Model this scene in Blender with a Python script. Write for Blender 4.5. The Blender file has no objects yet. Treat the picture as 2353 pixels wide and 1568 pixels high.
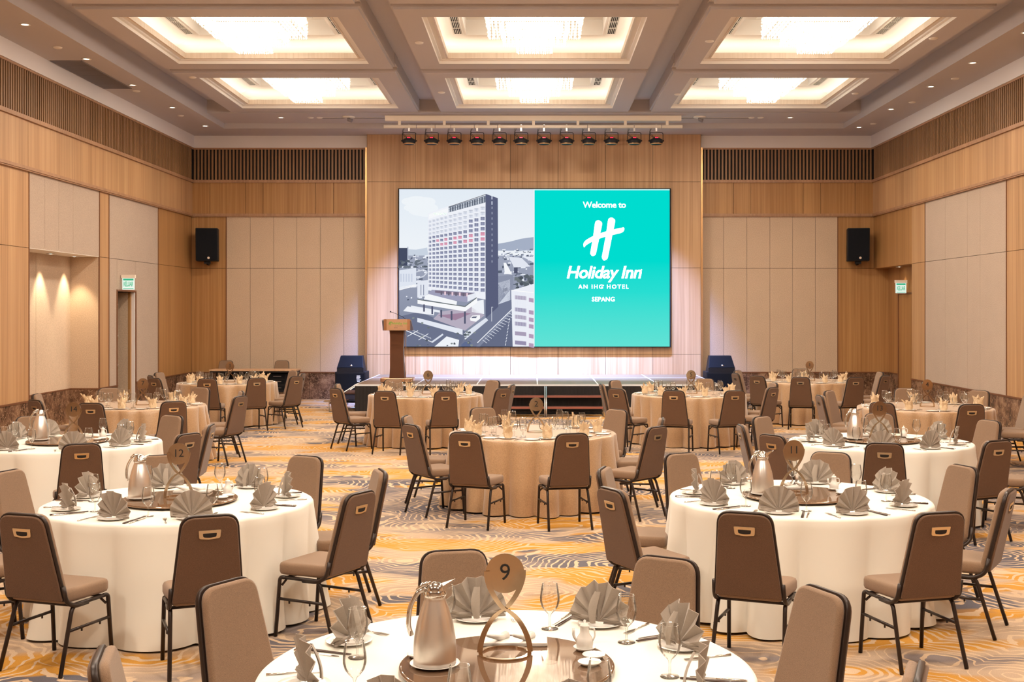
import bpy, math, random
from mathutils import Vector, Matrix
sc = bpy.context.scene
COL = sc.collection
PI = math.pi
F, CX, HY, H = 2750.0, 1228.0, 716.0, 2.07      # focal length in pixels, vanishing point, eye height
# ---------------------------------------------------------------- camera
cam = bpy.data.cameras.new('camera'); camo = bpy.data.objects.new('camera', cam); COL.objects.link(camo)
cam.sensor_fit = 'HORIZONTAL'; cam.sensor_width = 36; cam.lens = F / 2353 * 36
cam.shift_x = -(CX - 1176.5) / 2353; cam.shift_y = -(784 - HY) / 2353
camo.location = (0, 0, H); camo.rotation_euler = (PI / 2, 0, 0); cam.clip_end = 200
sc.camera = camo
# ---------------------------------------------------------------- world, exposure
w = bpy.data.worlds.new('world'); sc.world = w; w.use_nodes = True
w.node_tree.nodes['Background'].inputs[0].default_value = (1.0, .85, .7, 1)
w.node_tree.nodes['Background'].inputs[1].default_value = .05
vs = sc.view_settings; vs.view_transform = 'Standard'; vs.look = 'None'; vs.gamma = 1; vs.use_curve_mapping = False
vs.exposure = 0.0
sc.cycles.max_bounces = 7; sc.cycles.diffuse_bounces = 4; sc.cycles.use_adaptive_sampling = True; sc.cycles.adaptive_threshold = .03; sc.cycles.transparent_max_bounces = 24
sc.cycles.sample_clamp_indirect = 4; sc.cycles.use_denoising = True
sc.cycles.caustics_reflective = False; sc.cycles.caustics_refractive = False
CH_W = 138.0                    # watts of one chandelier
WARM = (1.0, .85, .70)
# coffer centres (x, y): three across, five rows towards the stage
CELLS = [(x, y) for y in (.95, 5.45, 9.95, 14.45, 18.9, 23.4) for x in (-4.47, 0.0, 4.47)]
def light(name, kind, loc, rot=(0, 0, 0), energy=100, color=WARM, **kw):
    d = bpy.data.lights.new(name, kind); d.energy = energy; d.color = color
    for k, v in kw.items(): setattr(d, k, v)
    o = bpy.data.objects.new(name, d); COL.objects.link(o); o.location = loc; o.rotation_euler = rot
    return o
for cx, cy in CELLS:            # the lamps inside each chandelier
    light('chandelier_light', 'AREA', (cx, cy, 6.17), (0, 0, 0), CH_W, WARM, shape='SQUARE', size=.45)
    light('chandelier_glow', 'POINT', (cx, cy, 6.1), (0, 0, 0), 38, WARM, shadow_soft_size=.16)
DL_L = [(-7.32, y) for y in (17.2, 19.55, 21.8, 24.2, 26.6)]
DL_R = [(7.27, y) for y in (17.7, 19.85, 21.95, 24.4, 26.8)]
DL_B = [(-5.55, 26.2), (5.6, 26.2)]
for x, y in DL_L + DL_R + DL_B:
    light('downlight_lamp', 'SPOT', (x, y, 6.19), (0, 0, 0), 90, (1, .74, .5), spot_size=1.7, spot_blend=1, shadow_soft_size=.05)
YL = lambda px: F * 8.08 / (CX - px)
YR = lambda px: F * 8.0 / (px - CX)
for ay in (20.83, 21.9):
    light('alcove_lamp', 'SPOT', (-8.42, ay, 3.05), (0, 0, 0), 120, (1, .78, .5), spot_size=1.15, spot_blend=.6, shadow_soft_size=.03)
light('recess_lamp', 'SPOT', (8.2, 26.9, 3.06), (0, 0, 0), 14, (1, .74, .5), spot_size=1.3, spot_blend=.7, shadow_soft_size=.03)
for x in (-2.5, -1.5, -.5, .5, 1.5, 2.5):  # stage wash from the lighting bar
    light('stage_wash', 'SPOT', (x, 25.95, 5.5), (math.radians(19), 0, 0), 5600, (.25, .40, 1.0), spot_size=1.1, spot_blend=1, shadow_soft_size=.08)

# ---------------------------------------------------------------- materials
def mat(name, color=(.8, .8, .8), rough=.6, metal=0.0, spec=.5, emit=None, es=1.0, sheen=0.0, coat=0.0):
    m = bpy.data.materials.new(name); m.use_nodes = True
    b = m.node_tree.nodes['Principled BSDF']
    b.inputs['Base Color'].default_value = (*color, 1); b.inputs['Roughness'].default_value = rough
    b.inputs['Metallic'].default_value = metal; b.inputs['Specular IOR Level'].default_value = spec
    if sheen: b.inputs['Sheen Weight'].default_value = sheen
    if coat: b.inputs['Coat Weight'].default_value = coat
    if emit: b.inputs['Emission Color'].default_value = (*emit, 1); b.inputs['Emission Strength'].default_value = es
    return m
class NT:
    def __init__(s, m): s.t = m.node_tree; s.b = s.t.nodes['Principled BSDF']
    def n(s, typ, **kw):
        x = s.t.nodes.new(typ)
        for k, v in kw.items():
            if k.startswith('i_'):
                k = k[2:]; k = int(k) if k.isdigit() else k.replace('_', ' ')
                if isinstance(v, bpy.types.NodeSocket): s.t.links.new(v, x.inputs[k])
                else: x.inputs[k].default_value = v
            else: setattr(x, k, v)
        return x
    def math(s, op, a, b=0.0, c=0.0):
        return s.n('ShaderNodeMath', operation=op, i_0=a, i_1=b, i_2=c).outputs[0]
    def pos(s, scale, warp=None):
        g = s.n('ShaderNodeNewGeometry').outputs['Position']
        return s.n('ShaderNodeVectorMath', operation='MULTIPLY', i_0=g, i_1=scale).outputs[0]
    def noise(s, vec, scale=1.0, detail=2.0, rough=.5):
        return s.n('ShaderNodeTexNoise', i_Vector=vec, i_Scale=scale, i_Detail=detail, i_Roughness=rough).outputs['Fac']
    def ramp(s, fac, stops):
        r = s.n('ShaderNodeValToRGB', i_Fac=fac); e = r.color_ramp.elements
        while len(e) < len(stops): e.new(.5)
        for el, (p, c) in zip(e, stops): el.position = p; el.color = (*c, 1) if len(c) == 3 else c
        return r.outputs[0]
    def mix(s, f, a, b):
        x = s.n('ShaderNodeMix', data_type='RGBA'); 
        for k, v in ((0, f), (6, a), (7, b)):
            if isinstance(v, bpy.types.NodeSocket): s.t.links.new(v, x.inputs[k])
            else: x.inputs[k].default_value = v if not isinstance(v, tuple) or len(v) == 4 else (*v, 1)
        return x.outputs[2]
    def base(s, c): s.t.links.new(c, s.b.inputs['Base Color'])
    def bump(s, hgt, strength=.2, dist=.01):
        s.t.links.new(s.n('ShaderNodeBump', i_Height=hgt, i_Strength=strength, i_Distance=dist).outputs[0], s.b.inputs['Normal'])
def grainwood(name, c0, c1, c2, rough=.5, vary=.06):
    m = mat(name, c1, rough); t = NT(m)
    a = t.noise(t.pos((24, 24, .35)), 1, 3, .6); b = t.noise(t.pos((3.2, 3.2, .06)), 1, 1)
    f = t.math('ADD', t.math('MULTIPLY', a, .62), t.math('MULTIPLY', b, .38))
    col = t.ramp(f, [(.34, c0), (.5, c1), (.66, c2)])
    r = t.n('ShaderNodeObjectInfo').outputs['Random']
    v = t.math('ADD', t.math('MULTIPLY', r, vary), 1 - vary / 2)
    hs = t.n('ShaderNodeHueSaturation', i_Color=col, i_Value=v)
    t.base(hs.outputs[0]); t.bump(a, .15, .004)
    return m
def weave(name, c, scale=260, amt=.22, rough=.9, big=.06):
    m = mat(name, c, rough, spec=.2, sheen=.2); t = NT(m)
    tc = t.n('ShaderNodeTexCoord').outputs['Object']
    a = t.noise(tc, scale, 1); b = t.noise(tc, 3, 2)
    d = tuple(x * (1 - amt) for x in c); l = tuple(min(1, x * (1 + amt)) for x in c)
    f = t.math('ADD', t.math('MULTIPLY', a, .85), t.math('MULTIPLY', b, .15))
    t.base(t.ramp(f, [(.35, d), (.65, l)])); t.bump(a, .25, .002)
    return m
M = {}
M['wood'] = grainwood('oak_veneer', (.35, .19, .084), (.45, .26, .125), (.54, .335, .172))
M['wood_warm'] = grainwood('teak_veneer', (.30, .142, .045), (.375, .19, .066), (.455, .25, .095))
M['slatwood'] = grainwood('slat_timber', (.19, .1, .045), (.26, .14, .065), (.32, .18, .088))
M['molding'] = grainwood('molding_timber', (.3, .16, .085), (.36, .2, .11), (.42, .24, .13))
M['brown_trim'] = mat('bronze_trim', (.2, .085, .04), .4, .3)
M['brass'] = mat('brass_strip', (.5, .28, .12), .35, .8)
M['dark'] = mat('dark_backing', (.018, .013, .011), .9)
M['black'] = mat('black_plastic', (.008, .008, .01), .6, spec=.25)
M['blackgrille'] = mat('black_grille', (.006, .007, .01), .8, spec=.15)
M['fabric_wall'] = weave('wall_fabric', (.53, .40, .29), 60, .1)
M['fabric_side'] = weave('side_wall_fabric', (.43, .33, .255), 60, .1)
M['ceiling'] = mat('ceiling_paint', (.54, .505, .515), .9, spec=.2)
M['cornice'] = mat('cornice_paint', (.76, .72, .72), .9, spec=.2)
M['cream'] = mat('coffer_paint', (.86, .82, .77), .8, spec=.2)
M['coffer_wood'] = grainwood('coffer_veneer', (.66, .55, .44), (.74, .63, .52), (.8, .7, .59))
M['led'] = mat('cove_light_strip', (1, .9, .7), .5, emit=(1, .92, .78), es=5)
M['lamp'] = mat('lamp_lens', (1, 1, 1), .5, emit=(1, .86, .66), es=6)
M['chrome'] = mat('polished_steel', (.8, .78, .75), .08, 1)
M['steel'] = mat('brushed_steel', (.9, .86, .82), .3, 1)
M['sign_metal'] = mat('bronze_mirror', (.6, .46, .32), .12, 1)
M['handle'] = mat('handle_plate', (.72, .58, .4), .28, 1)
M['cutlery'] = mat('cutlery_steel', (.8, .76, .72), .15, 1)
M['chopstick'] = mat('dark_lacquered_wood', (.06, .03, .02), .35)
M['china'] = mat('white_china', (.86, .83, .78), .18, coat=.3)
M['chair_frame'] = mat('dark_bronze_tube', (.028, .017, .013), .38, .3)
M['chair_fabric'] = weave('taupe_chair_fabric', (.25, .16, .102), 640, .28)
M['chair_back'] = weave('brown_chair_back_fabric', (.135, .074, .043), 640, .32)
M['white_cloth'] = mat('white_tablecloth', (.82, .79, .71), .85, spec=.15, sheen=.2)
M['grey_napkin'] = weave('grey_napkin_linen', (.35, .295, .245), 900, .12)
M['gold_napkin'] = weave('cream_napkin_linen', (.74, .57, .37), 900, .08)
m = mat('champagne_tablecloth', (.5, .32, .18), .34, spec=.8, sheen=.5); t = NT(m)
tc = t.n('ShaderNodeTexCoord').outputs['Object']; a = t.noise(tc, 90, 2, .7)
t.base(t.ramp(a, [(.35, (.40, .245, .125)), (.65, (.50, .315, .17))])); t.bump(a, .3, .003); M['gold_cloth'] = m
m = mat('smoked_glass', (.25, .15, .09), .03, .5, .8); M['smoked'] = m
# marble
m = mat('brown_marble', (.2, .1, .06), .25); t = NT(m)
p = t.pos((1, 1, 1)); n1 = t.noise(p, 3.2, 8, .72)
vz = t.n('ShaderNodeTexVoronoi', feature='DISTANCE_TO_EDGE', i_Vector=t.n('ShaderNodeVectorMath', operation='ADD', i_0=p, i_1=t.n('ShaderNodeTexNoise', i_Vector=p, i_Scale=4.0, i_Detail=6.0).outputs['Color']).outputs[0], i_Scale=4.5).outputs['Distance']
c = t.ramp(n1, [(.36, (.05, .024, .014)), (.5, (.15, .08, .048)), (.62, (.3, .18, .11))])
t.base(t.mix(t.ramp(vz, [(0, (1, 1, 1)), (.03, (0, 0, 0))]), c, (.42, .27, .17))); M['marble'] = m
# carpet
m = mat('patterned_carpet', (.5, .4, .3), .95, spec=.1); t = NT(m)
p = t.pos((1, 1, 1))
wv = t.n('ShaderNodeTexNoise', i_Vector=p, i_Scale=.9, i_Detail=3.0, i_Roughness=.55).outputs['Color']
wv = t.n('ShaderNodeVectorMath', operation='MULTIPLY_ADD', i_0=wv, i_1=(.6, .6, 0), i_2=p).outputs[0]
ws = t.n('ShaderNodeVectorMath', operation='MULTIPLY', i_0=wv, i_1=(.95, 1.05, 0)).outputs[0]
vd = t.n('ShaderNodeTexVoronoi', feature='F1', i_Vector=ws, i_Scale=1.05).outputs['Distance']
fine = t.noise(p, 5, 2)
ph = t.math('ADD', t.math('MULTIPLY', vd, 17.0), t.math('MULTIPLY', fine, 1.5))
ring = t.math('PINGPONG', ph, .5)
brk = t.noise(wv, 2.6, 2)
ringm = t.ramp(t.math('ADD', ring, t.math('MULTIPLY', t.math('SUBTRACT', brk, .5), .55)), [(.335, (0, 0, 0)), (.37, (1, 1, 1))])
st = t.n('ShaderNodeVectorMath', operation='MULTIPLY', i_0=wv, i_1=(.42, 1.15, 0)).outputs[0]
r1 = t.noise(st, 1.25, 2); 
st2 = t.n('ShaderNodeVectorMath', operation='ADD', i_0=st, i_1=(7.3, 2.2, 5)).outputs[0]
r2 = t.noise(st2, 1.3, 2)
cream = (.55, .4, .27)
amb = t.mix(t.ramp(r1, [(.50, (0, 0, 0)), (.55, (1, 1, 1))]), (.43, .315, .225), (.5, .245, .045))
fill = t.mix(t.ramp(r2, [(.515, (0, 0, 0)), (.55, (1, 1, 1))]), amb, (.12, .11, .125))
low = t.mix(t.ramp(r1, [(.38, (1, 1, 1)), (.44, (0, 0, 0))]), fill, (.22, .18, .17))
col = t.mix(ringm, low, cream)
pile = t.noise(p, 160, 1)
hs = t.n('ShaderNodeHueSaturation', i_Color=col, i_Value=t.math('ADD', t.math('MULTIPLY', pile, .5), .78))
t.base(hs.outputs[0]); M['carpet'] = m
# chandelier crystal
m = bpy.data.materials.new('lit_crystal'); m.use_nodes = True; t = NT(m)
g = t.noise(t.pos((9, 9, 22)), 1, 2)
t.b.inputs['Base Color'].default_value = (.9, .85, .75, 1); t.b.inputs['Roughness'].default_value = .2
t.b.inputs['Emission Color'].default_value = (1, .94, .82, 1)
t.t.links.new(t.math('MULTIPLY_ADD', g, 5.0, -1.2), t.b.inputs['Emission Strength']); M['crystal'] = m
# thin clear glass (real thin-walled sheet: transmits, reflects by angle)
m = bpy.data.materials.new('clear_glass'); m.use_nodes = True; t = NT(m)
tr = t.n('ShaderNodeBsdfTransparent', i_Color=(.96, .96, .95, 1)); gl = t.n('ShaderNodeBsdfGlossy', i_Roughness=.03, i_Color=(1, 1, 1, 1))
lw = t.n('ShaderNodeLayerWeight', i_Blend=.2)
mx = t.n('ShaderNodeMixShader', i_0=t.math('MULTIPLY_ADD', lw.outputs['Fresnel'], .85, .06), i_1=tr.outputs[0], i_2=gl.outputs[0])
t.t.links.new(mx.outputs[0], t.t.nodes['Material Output'].inputs[0]); M['glass'] = m
# self-lit picture, colours from the mesh
m = bpy.data.materials.new('screen_pixels'); m.use_nodes = True; t = NT(m)
at = t.n('ShaderNodeAttribute', attribute_name='Col')
em = t.n('ShaderNodeEmission', i_Color=at.outputs['Color'], i_Strength=1.0)
t.t.links.new(em.outputs[0], t.t.nodes['Material Output'].inputs[0]); M['pixels'] = m
M['stage_deck'] = mat('grey_stage_deck', (.17, .11, .06), .4)
M['tape'] = mat('pale_deck_joint', (.8, .82, .85), .4)
M['skirt'] = mat('black_pleated_skirt', (.012, .009, .009), .8)
M['tread'] = grainwood('dark_tread', (.05, .018, .014), (.08, .03, .022), (.11, .045, .032))
M['nosing'] = mat('red_brown_nosing', (.3, .1, .07), .45)
M['lectern'] = weave('brown_lectern_leather', (.11, .045, .022), 300, .3)
M['copper'] = mat('brushed_copper', (.78, .5, .32), .3, 1)
M['digit'] = mat('black_digit', (.01, .008, .008), .5)
M['logo_green'] = mat('green_print', (.16, .4, .05), .5)
M['logo_grey'] = mat('grey_print', (.25, .16, .1), .5)
M['white_print'] = mat('white_print', (.8, .8, .8), .6)
M['barwhite'] = mat('cream_bar_paint', (.93, .84, .72), .5)
M['red'] = mat('red_indicator', (.6, .02, .05), .4, emit=(1, .02, .1), es=.6)
M['grey_metal'] = mat('grey_grille_metal', (.27, .24, .25), .5, .4)
M['ventwhite'] = mat('vent_frame_paint', (.8, .75, .68), .6)
M['exit_white'] = mat('lit_exit_panel', (.3, .32, .3), .4, emit=(.8, 1, .92), es=.75)
M['exit_green'] = mat('exit_green', (.01, .2, .1), .4, emit=(.02, .55, .3), es=.6)
M['desk_top'] = grainwood('desk_veneer', (.5, .3, .17), (.58, .36, .21), (.64, .42, .26))

# ---------------------------------------------------------------- mesh building
class MB:
    def __init__(s): s.v = []; s.f = []; s.sm = []
    def add(s, vs_, fs, smooth=False):
        o = len(s.v); s.v += [tuple(p) for p in vs_]; s.f += [tuple(i + o for i in f) for f in fs]; s.sm += [smooth] * len(fs); return s
    def box(s, x0, x1, y0, y1, z0, z1):
        x0, x1 = sorted((x0, x1)); y0, y1 = sorted((y0, y1)); z0, z1 = sorted((z0, z1))
        return s.add([(x0, y0, z0), (x1, y0, z0), (x1, y1, z0), (x0, y1, z0), (x0, y0, z1), (x1, y0, z1), (x1, y1, z1), (x0, y1, z1)],
                     [(0, 3, 2, 1), (4, 5, 6, 7), (0, 1, 5, 4), (1, 2, 6, 5), (2, 3, 7, 6), (3, 0, 4, 7)])
    def tube(s, pts, r, n=8, closed=False):
        pts = [Vector(p) for p in pts]; N = len(pts); rs = r if isinstance(r, (list, tuple)) else [r] * N
        vs_ = []; up = None
        for i, p in enumerate(pts):
            if closed: t = pts[(i + 1) % N] - pts[i - 1]
            else: t = pts[min(i + 1, N - 1)] - pts[max(i - 1, 0)]
            t.normalize()
            if up is None: up = Vector((0, 0, 1)) if abs(t.z) < .9 else Vector((1, 0, 0))
            a = (up - t * up.dot(t)).normalized(); b = t.cross(a); up = a
            vs_ += [p + (a * math.cos(2 * PI * k / n) + b * math.sin(2 * PI * k / n)) * rs[i] for k in range(n)]
        fs = []
        for i in range(N if closed else N - 1):
            j = (i + 1) % N
            fs += [(i * n + k, i * n + (k + 1) % n, j * n + (k + 1) % n, j * n + k) for k in range(n)]
        if not closed: fs += [tuple(range(n))[::-1], tuple((N - 1) * n + k for k in range(n))]
        return s.add(vs_, fs, True)
    def lathe(s, prof, n=24, c=(0, 0, 0)):
        vs_ = []; fs = []
        for r, z in prof: vs_ += [(c[0] + r * math.cos(2 * PI * k / n), c[1] + r * math.sin(2 * PI * k / n), c[2] + z) for k in range(n)]
        for i in range(len(prof) - 1): fs += [(i * n + k, i * n + (k + 1) % n, (i + 1) * n + (k + 1) % n, (i + 1) * n + k) for k in range(n)]
        return s.add(vs_, fs, True)
    def prism(s, out, d0, d1, xf=lambda a, b, d: (a, b, d), bev=0.0, smooth=False):
        n = len(out)
        def inset(e):
            if not e: return out
            r = []
            for i in range(n):
                a, b, c = Vector(out[i - 1]), Vector(out[i]), Vector(out[(i + 1) % n])
                n1 = Vector((-(b - a).y, (b - a).x)); n2 = Vector((-(c - b).y, (c - b).x))
                n1 = n1.normalized() if n1.length > 1e-9 else n2.normalized(); n2 = n2.normalized() if n2.length > 1e-9 else n1
                m_ = n1 + n2; q = 1 + n1.dot(n2)
                r.append(tuple(b + m_ * (e / max(q, .4))))
            return r
        sg = 1 if d1 > d0 else -1
        rings = [(inset(0), d0), (inset(0), d1)] if not bev else [(inset(bev), d0), (inset(bev * .3), d0 + sg * bev * .3), (inset(0), d0 + sg * bev), (inset(0), d1 - sg * bev), (inset(bev * .3), d1 - sg * bev * .3), (inset(bev), d1)]
        vs_ = []; fs = []
        for o_, d in rings: vs_ += [xf(a, b, d) for a, b in o_]
        for i in range(len(rings) - 1): fs += [(i * n + k, i * n + (k + 1) % n, (i + 1) * n + (k + 1) % n, (i + 1) * n + k) for k in range(n)]
        fs += [tuple(range(n))[::-1], tuple((len(rings) - 1) * n + k for k in range(n))]
        s.add(vs_, fs, False)
        if smooth:
            for i in range(len(fs) - 2): s.sm[-len(fs) + i] = True
        return s
    def mesh(s, name, material):
        me = bpy.data.meshes.new(name); me.from_pydata(s.v, [], s.f); me.polygons.foreach_set('use_smooth', s.sm)
        me.materials.append(M[material]); me.update(); return me
def link(name, data, parent=None, loc=None, rz=0.0):
    o = bpy.data.objects.new(name, data); COL.objects.link(o)
    if parent: o.parent = parent
    if loc: o.location = loc
    if rz: o.rotation_euler[2] = rz
    return o
def obj(name, mb, material, parent=None, loc=None, rz=0.0): return link(name, mb.mesh(name, material), parent, loc, rz)
def tag(o, label=None, cat=None, group=None, kind=None):
    if label: o['label'] = label
    if cat: o['category'] = cat
    if group: o['group'] = group
    if kind: o['kind'] = kind
    return o
def thing(name, loc, label, cat, group=None, rz=0.0): return tag(link(name, None, None, loc, rz), label, cat, group)
KIDS = {}
def dup(o, parent=None):
    c = o.copy(); COL.objects.link(c)
    if parent: c.parent = parent
    for ch in KIDS.setdefault(o.name, list(o.children)): dup(ch, c)
    return c
class Maker:                    # the first use moves the original itself, later uses copy it and its parts
    def __init__(s, root): s.root = root; s.used = False
    def put(s, loc, rz, label, cat, group=None):
        if not s.used: list(map(lambda c: KIDS.setdefault(c.name, list(c.children)), [s.root] + list(s.root.children)))
        o = dup(s.root) if s.used else s.root
        s.used = True; o.location = loc; o.rotation_euler = (0, 0, rz)
        return tag(o, label, cat, group)
def fillet(pts, r, seg=5):
    out = [Vector(pts[0])]
    for i in range(1, len(pts) - 1):
        p0, p, p1 = Vector(pts[i - 1]), Vector(pts[i]), Vector(pts[i + 1])
        a = (p0 - p); b = (p1 - p); q = min(r, a.length * .48, b.length * .48)
        A = p + a.normalized() * q; B = p + b.normalized() * q
        for k in range(seg + 1):
            u = k / seg; out.append(A * (1 - u) ** 2 + p * 2 * u * (1 - u) + B * u * u)
    out.append(Vector(pts[-1])); return out
def roundpoly(pts, rads, seg=5):
    out = []; n = len(pts)
    for i in range(n):
        p0, p, p1 = Vector(pts[i - 1]), Vector(pts[i]), Vector(pts[(i + 1) % n]); r = rads[i] if isinstance(rads, (list, tuple)) else rads
        if r <= 0: out.append(tuple(p)); continue
        a = (p0 - p); b = (p1 - p); A = p + a.normalized() * r; B = p + b.normalized() * r
        for k in range(seg + 1):
            u = k / seg; q = A * (1 - u) ** 2 + p * 2 * u * (1 - u) + B * u * u; out.append(tuple(q))
    return out
def text_mesh(body, size, material, extrude=.001, offset=0.0, shear=0.0, align='CENTER', space=1.0):
    cu = bpy.data.curves.new('lettering', 'FONT'); cu.body = body; cu.size = size; cu.extrude = extrude; cu.offset = offset; cu.shear = shear
    cu.align_x = align; cu.align_y = 'CENTER'; cu.space_character = space; cu.resolution_u = 3
    o = bpy.data.objects.new('lettering', cu); COL.objects.link(o)
    me = bpy.data.meshes.new_from_object(o.evaluated_get(bpy.context.evaluated_depsgraph_get()))
    bpy.data.objects.remove(o); bpy.data.curves.remove(cu)
    me.materials.clear(); me.materials.append(M[material]); return me
def ribbon(pts, wid):
    n = len(pts); L = []; R = []
    for i, p in enumerate(pts):
        a = Vector(pts[max(i - 1, 0)]); b = Vector(pts[min(i + 1, n - 1)]); d = (b - a).normalized(); nn = Vector((-d.y, d.x)) * wid[i] / 2
        L.append(tuple(Vector(p) + nn)); R.append(tuple(Vector(p) - nn))
    return R + L[::-1]
def spline(p, n=5):            # Catmull-Rom through (x, y, width)
    q = [p[0]] + p + [p[-1]]; o = []
    for i in range(1, len(q) - 2):
        for k in range(n):
            t_ = k / n; o.append(tuple(.5 * (2 * b + (c - a) * t_ + (2 * a - 5 * b + 4 * c - d) * t_ ** 2 + (3 * b - a - 3 * c + d) * t_ ** 3) for a, b, c, d in zip(q[i - 1], q[i], q[i + 1], q[i + 2])))
    o.append(p[-1]); return ribbon([(a, b) for a, b, _ in o], [max(c, .01) for _, _, c in o])
EMBLEM = [spline([(-.15, .62, .02), (-.16, .59, .17), (-.18, .5, .24), (-.25, .1, .21), (-.345, -.4, .19), (-.37, -.5, .17), (-.385, -.56, .03)]),
          spline([(.28, .71, .02), (.27, .68, .17), (.25, .58, .24), (.165, .1, .21), (.05, -.5, .2), (.02, -.63, .18), (0, -.71, .03)]),
          spline([(-.66, -.27, .02), (-.6, -.13, .13), (-.35, .02, .15), (0, .15, .16), (.35, .24, .17), (.58, .3, .16), (.66, .38, .05)])]

# ---------------------------------------------------------------- room dimensions
XLW, XRW, YB, YC, Y0, ZC = -8.08, 8.0, 28.2, 27.9, -4.0, 6.2
XB = lambda px: (px - CX) * YB / F
XCn = lambda px: (px - CX) * YC / F
Z_BAND, Z_SLAT0, Z_SLAT1, Z_JOINT, Z_MARB = 4.32, 5.135, 5.9, 3.085, .625
tag(obj('floor', MB().box(XLW - 1, XRW + 1, Y0 - .2, YB + .3, -.1, 0), 'carpet'), kind='structure')
g = .004
def wall(name):
    o = link(name, None, None, (0, 0, 0)); return tag(o, kind='structure')
class Plane:                    # places boxes on a wall: u runs along it, d is depth out of the wall into the room
    def __init__(s, kind): s.k = kind
    def box(s, mb, u0, u1, d0, d1, z0, z1):
        if s.k == 'L': return mb.box(XLW + d0, XLW + d1, u0, u1, z0, z1)
        if s.k == 'R': return mb.box(XRW - d1, XRW - d0, u0, u1, z0, z1)
        if s.k == 'B': return mb.box(u0, u1, YB - d1, YB - d0, z0, z1)
        if s.k == 'C': return mb.box(u0, u1, YC - d1, YC - d0, z0, z1)
def panel(P, par, name, m, u0, u1, z0, z1, d0=-.03, d1=0.0, lab=None):
    o = obj(name, P.box(MB(), u0 + g, u1 - g, d0, d1, z0 + g, z1 - g), m, par)
    if lab: o['label'] = lab
    return o
def slats(P, par, a, b, limit=300):
    pitch = .083; n = int((b - a) / pitch)
    me = None
    for i in range(n):
        u = a + pitch * (i + .5)
        if me is None:
            base = P.box(MB(), -.02, .02, .012, .055, Z_SLAT0 + .03, Z_SLAT1 - .02); me = base.mesh('slat', 'slatwood')
        if P.k in 'LR': link('slat', me, par, (0, u, 0))
        else: link('slat', me, par, (u, 0, 0))
def ledges(P, par, a, b):
    obj('lower_molding', P.box(P.box(MB(), a, b, 0, .06, Z_BAND, Z_BAND + .05), a, b, 0, .045, Z_BAND - .02, Z_BAND), 'molding', par)
    obj('upper_molding', P.box(MB(), a, b, 0, .07, Z_SLAT0 - .035, Z_SLAT0 + .03), 'molding', par)
    obj('top_molding', P.box(MB(), a, b, 0, .07, Z_SLAT1 - .02, Z_SLAT1 + .015), 'molding', par)
    obj('cornice', P.box(MB(), a, b, 0, .09, Z_SLAT1 + .015, ZC + .3), 'cornice', par)
    obj('slat_backing', P.box(MB(), a, b, -.03, .01, Z_SLAT0, Z_SLAT1), 'dark', par)
def marble(P, par, a, b, d0=-.03, d1=.012):
    n = max(1, round((b - a) / 1.2)); s = (b - a) / n
    for i in range(n): panel(P, par, 'marble_panel', 'marble', a + i * s, a + (i + 1) * s, 0, Z_MARB, d0, d1)
    obj('marble_cap', P.box(MB(), a, b, d0, d1 + .012, Z_MARB - .004, Z_MARB + .022), 'brown_trim', par)
def vtrim(P, par, u, z0=Z_MARB, z1=Z_BAND, wdt=.022): obj('vertical_trim', P.box(MB(), u - wdt / 2, u + wdt / 2, -.01, .01, z0, z1), 'brown_trim', par)
# ---- left wall
L = Plane('L'); WL = wall('wall_left')
ya0, ya1 = YL(66), YL(228); yp1 = YL(250); yf1 = YL(363); yd0, yd1 = YL(269), YL(311)
AD, DD, ZD = .53, .36, 2.46      # alcove depth, door recess depth, door head
core = MB()
for a, b, d0, d1, z0, z1 in ((Y0, ya0, -1, -.03, 0, ZC), (ya0, ya1, -1.2, -AD - .02, 0, ZC), (ya0, ya1, -AD - .02, -.03, Z_JOINT + .03, ZC), (ya1, yd0, -1, -.03, 0, ZC), (yd0, yd1, -1, -DD, 0, ZD), (yd0, yd1, -1, -.03, ZD, ZC), (yd1, YB + .3, -1, -.03, 0, ZC)):
    L.box(core, a, b, d0, d1, z0, z1)
obj('wall_core', core, 'dark', WL)
panel(L, WL, 'wood_panel', 'wood', YL(-110), ya0, Z_MARB, Z_JOINT); panel(L, WL, 'wood_panel', 'wood', YL(-110), ya0, Z_JOINT, Z_BAND)
for i in range(7):
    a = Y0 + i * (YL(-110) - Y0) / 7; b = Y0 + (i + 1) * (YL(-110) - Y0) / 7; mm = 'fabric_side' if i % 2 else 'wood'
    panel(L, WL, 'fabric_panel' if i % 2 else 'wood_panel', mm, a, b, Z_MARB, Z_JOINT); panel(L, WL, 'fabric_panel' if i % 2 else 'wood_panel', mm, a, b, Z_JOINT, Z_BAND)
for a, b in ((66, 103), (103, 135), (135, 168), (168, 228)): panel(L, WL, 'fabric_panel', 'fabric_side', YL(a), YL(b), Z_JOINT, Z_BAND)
vtrim(L, WL, ya0); vtrim(L, WL, ya1); vtrim(L, WL, yp1); vtrim(L, WL, yf1)
panel(L, WL, 'wood_panel', 'wood', ya1, yp1, Z_MARB, Z_JOINT); panel(L, WL, 'wood_panel', 'wood', ya1, yp1, Z_JOINT, Z_BAND)
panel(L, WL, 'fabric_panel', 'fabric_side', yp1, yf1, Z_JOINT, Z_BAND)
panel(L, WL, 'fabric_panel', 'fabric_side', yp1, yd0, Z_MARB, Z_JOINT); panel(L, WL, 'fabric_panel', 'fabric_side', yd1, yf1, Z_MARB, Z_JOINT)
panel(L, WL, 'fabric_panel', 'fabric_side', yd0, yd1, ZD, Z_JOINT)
panel(L, WL, 'wood_panel', 'wood_warm', yf1, YB, Z_MARB, Z_JOINT); panel(L, WL, 'wood_panel', 'wood_warm', yf1, YB, Z_JOINT, Z_BAND)
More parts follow.
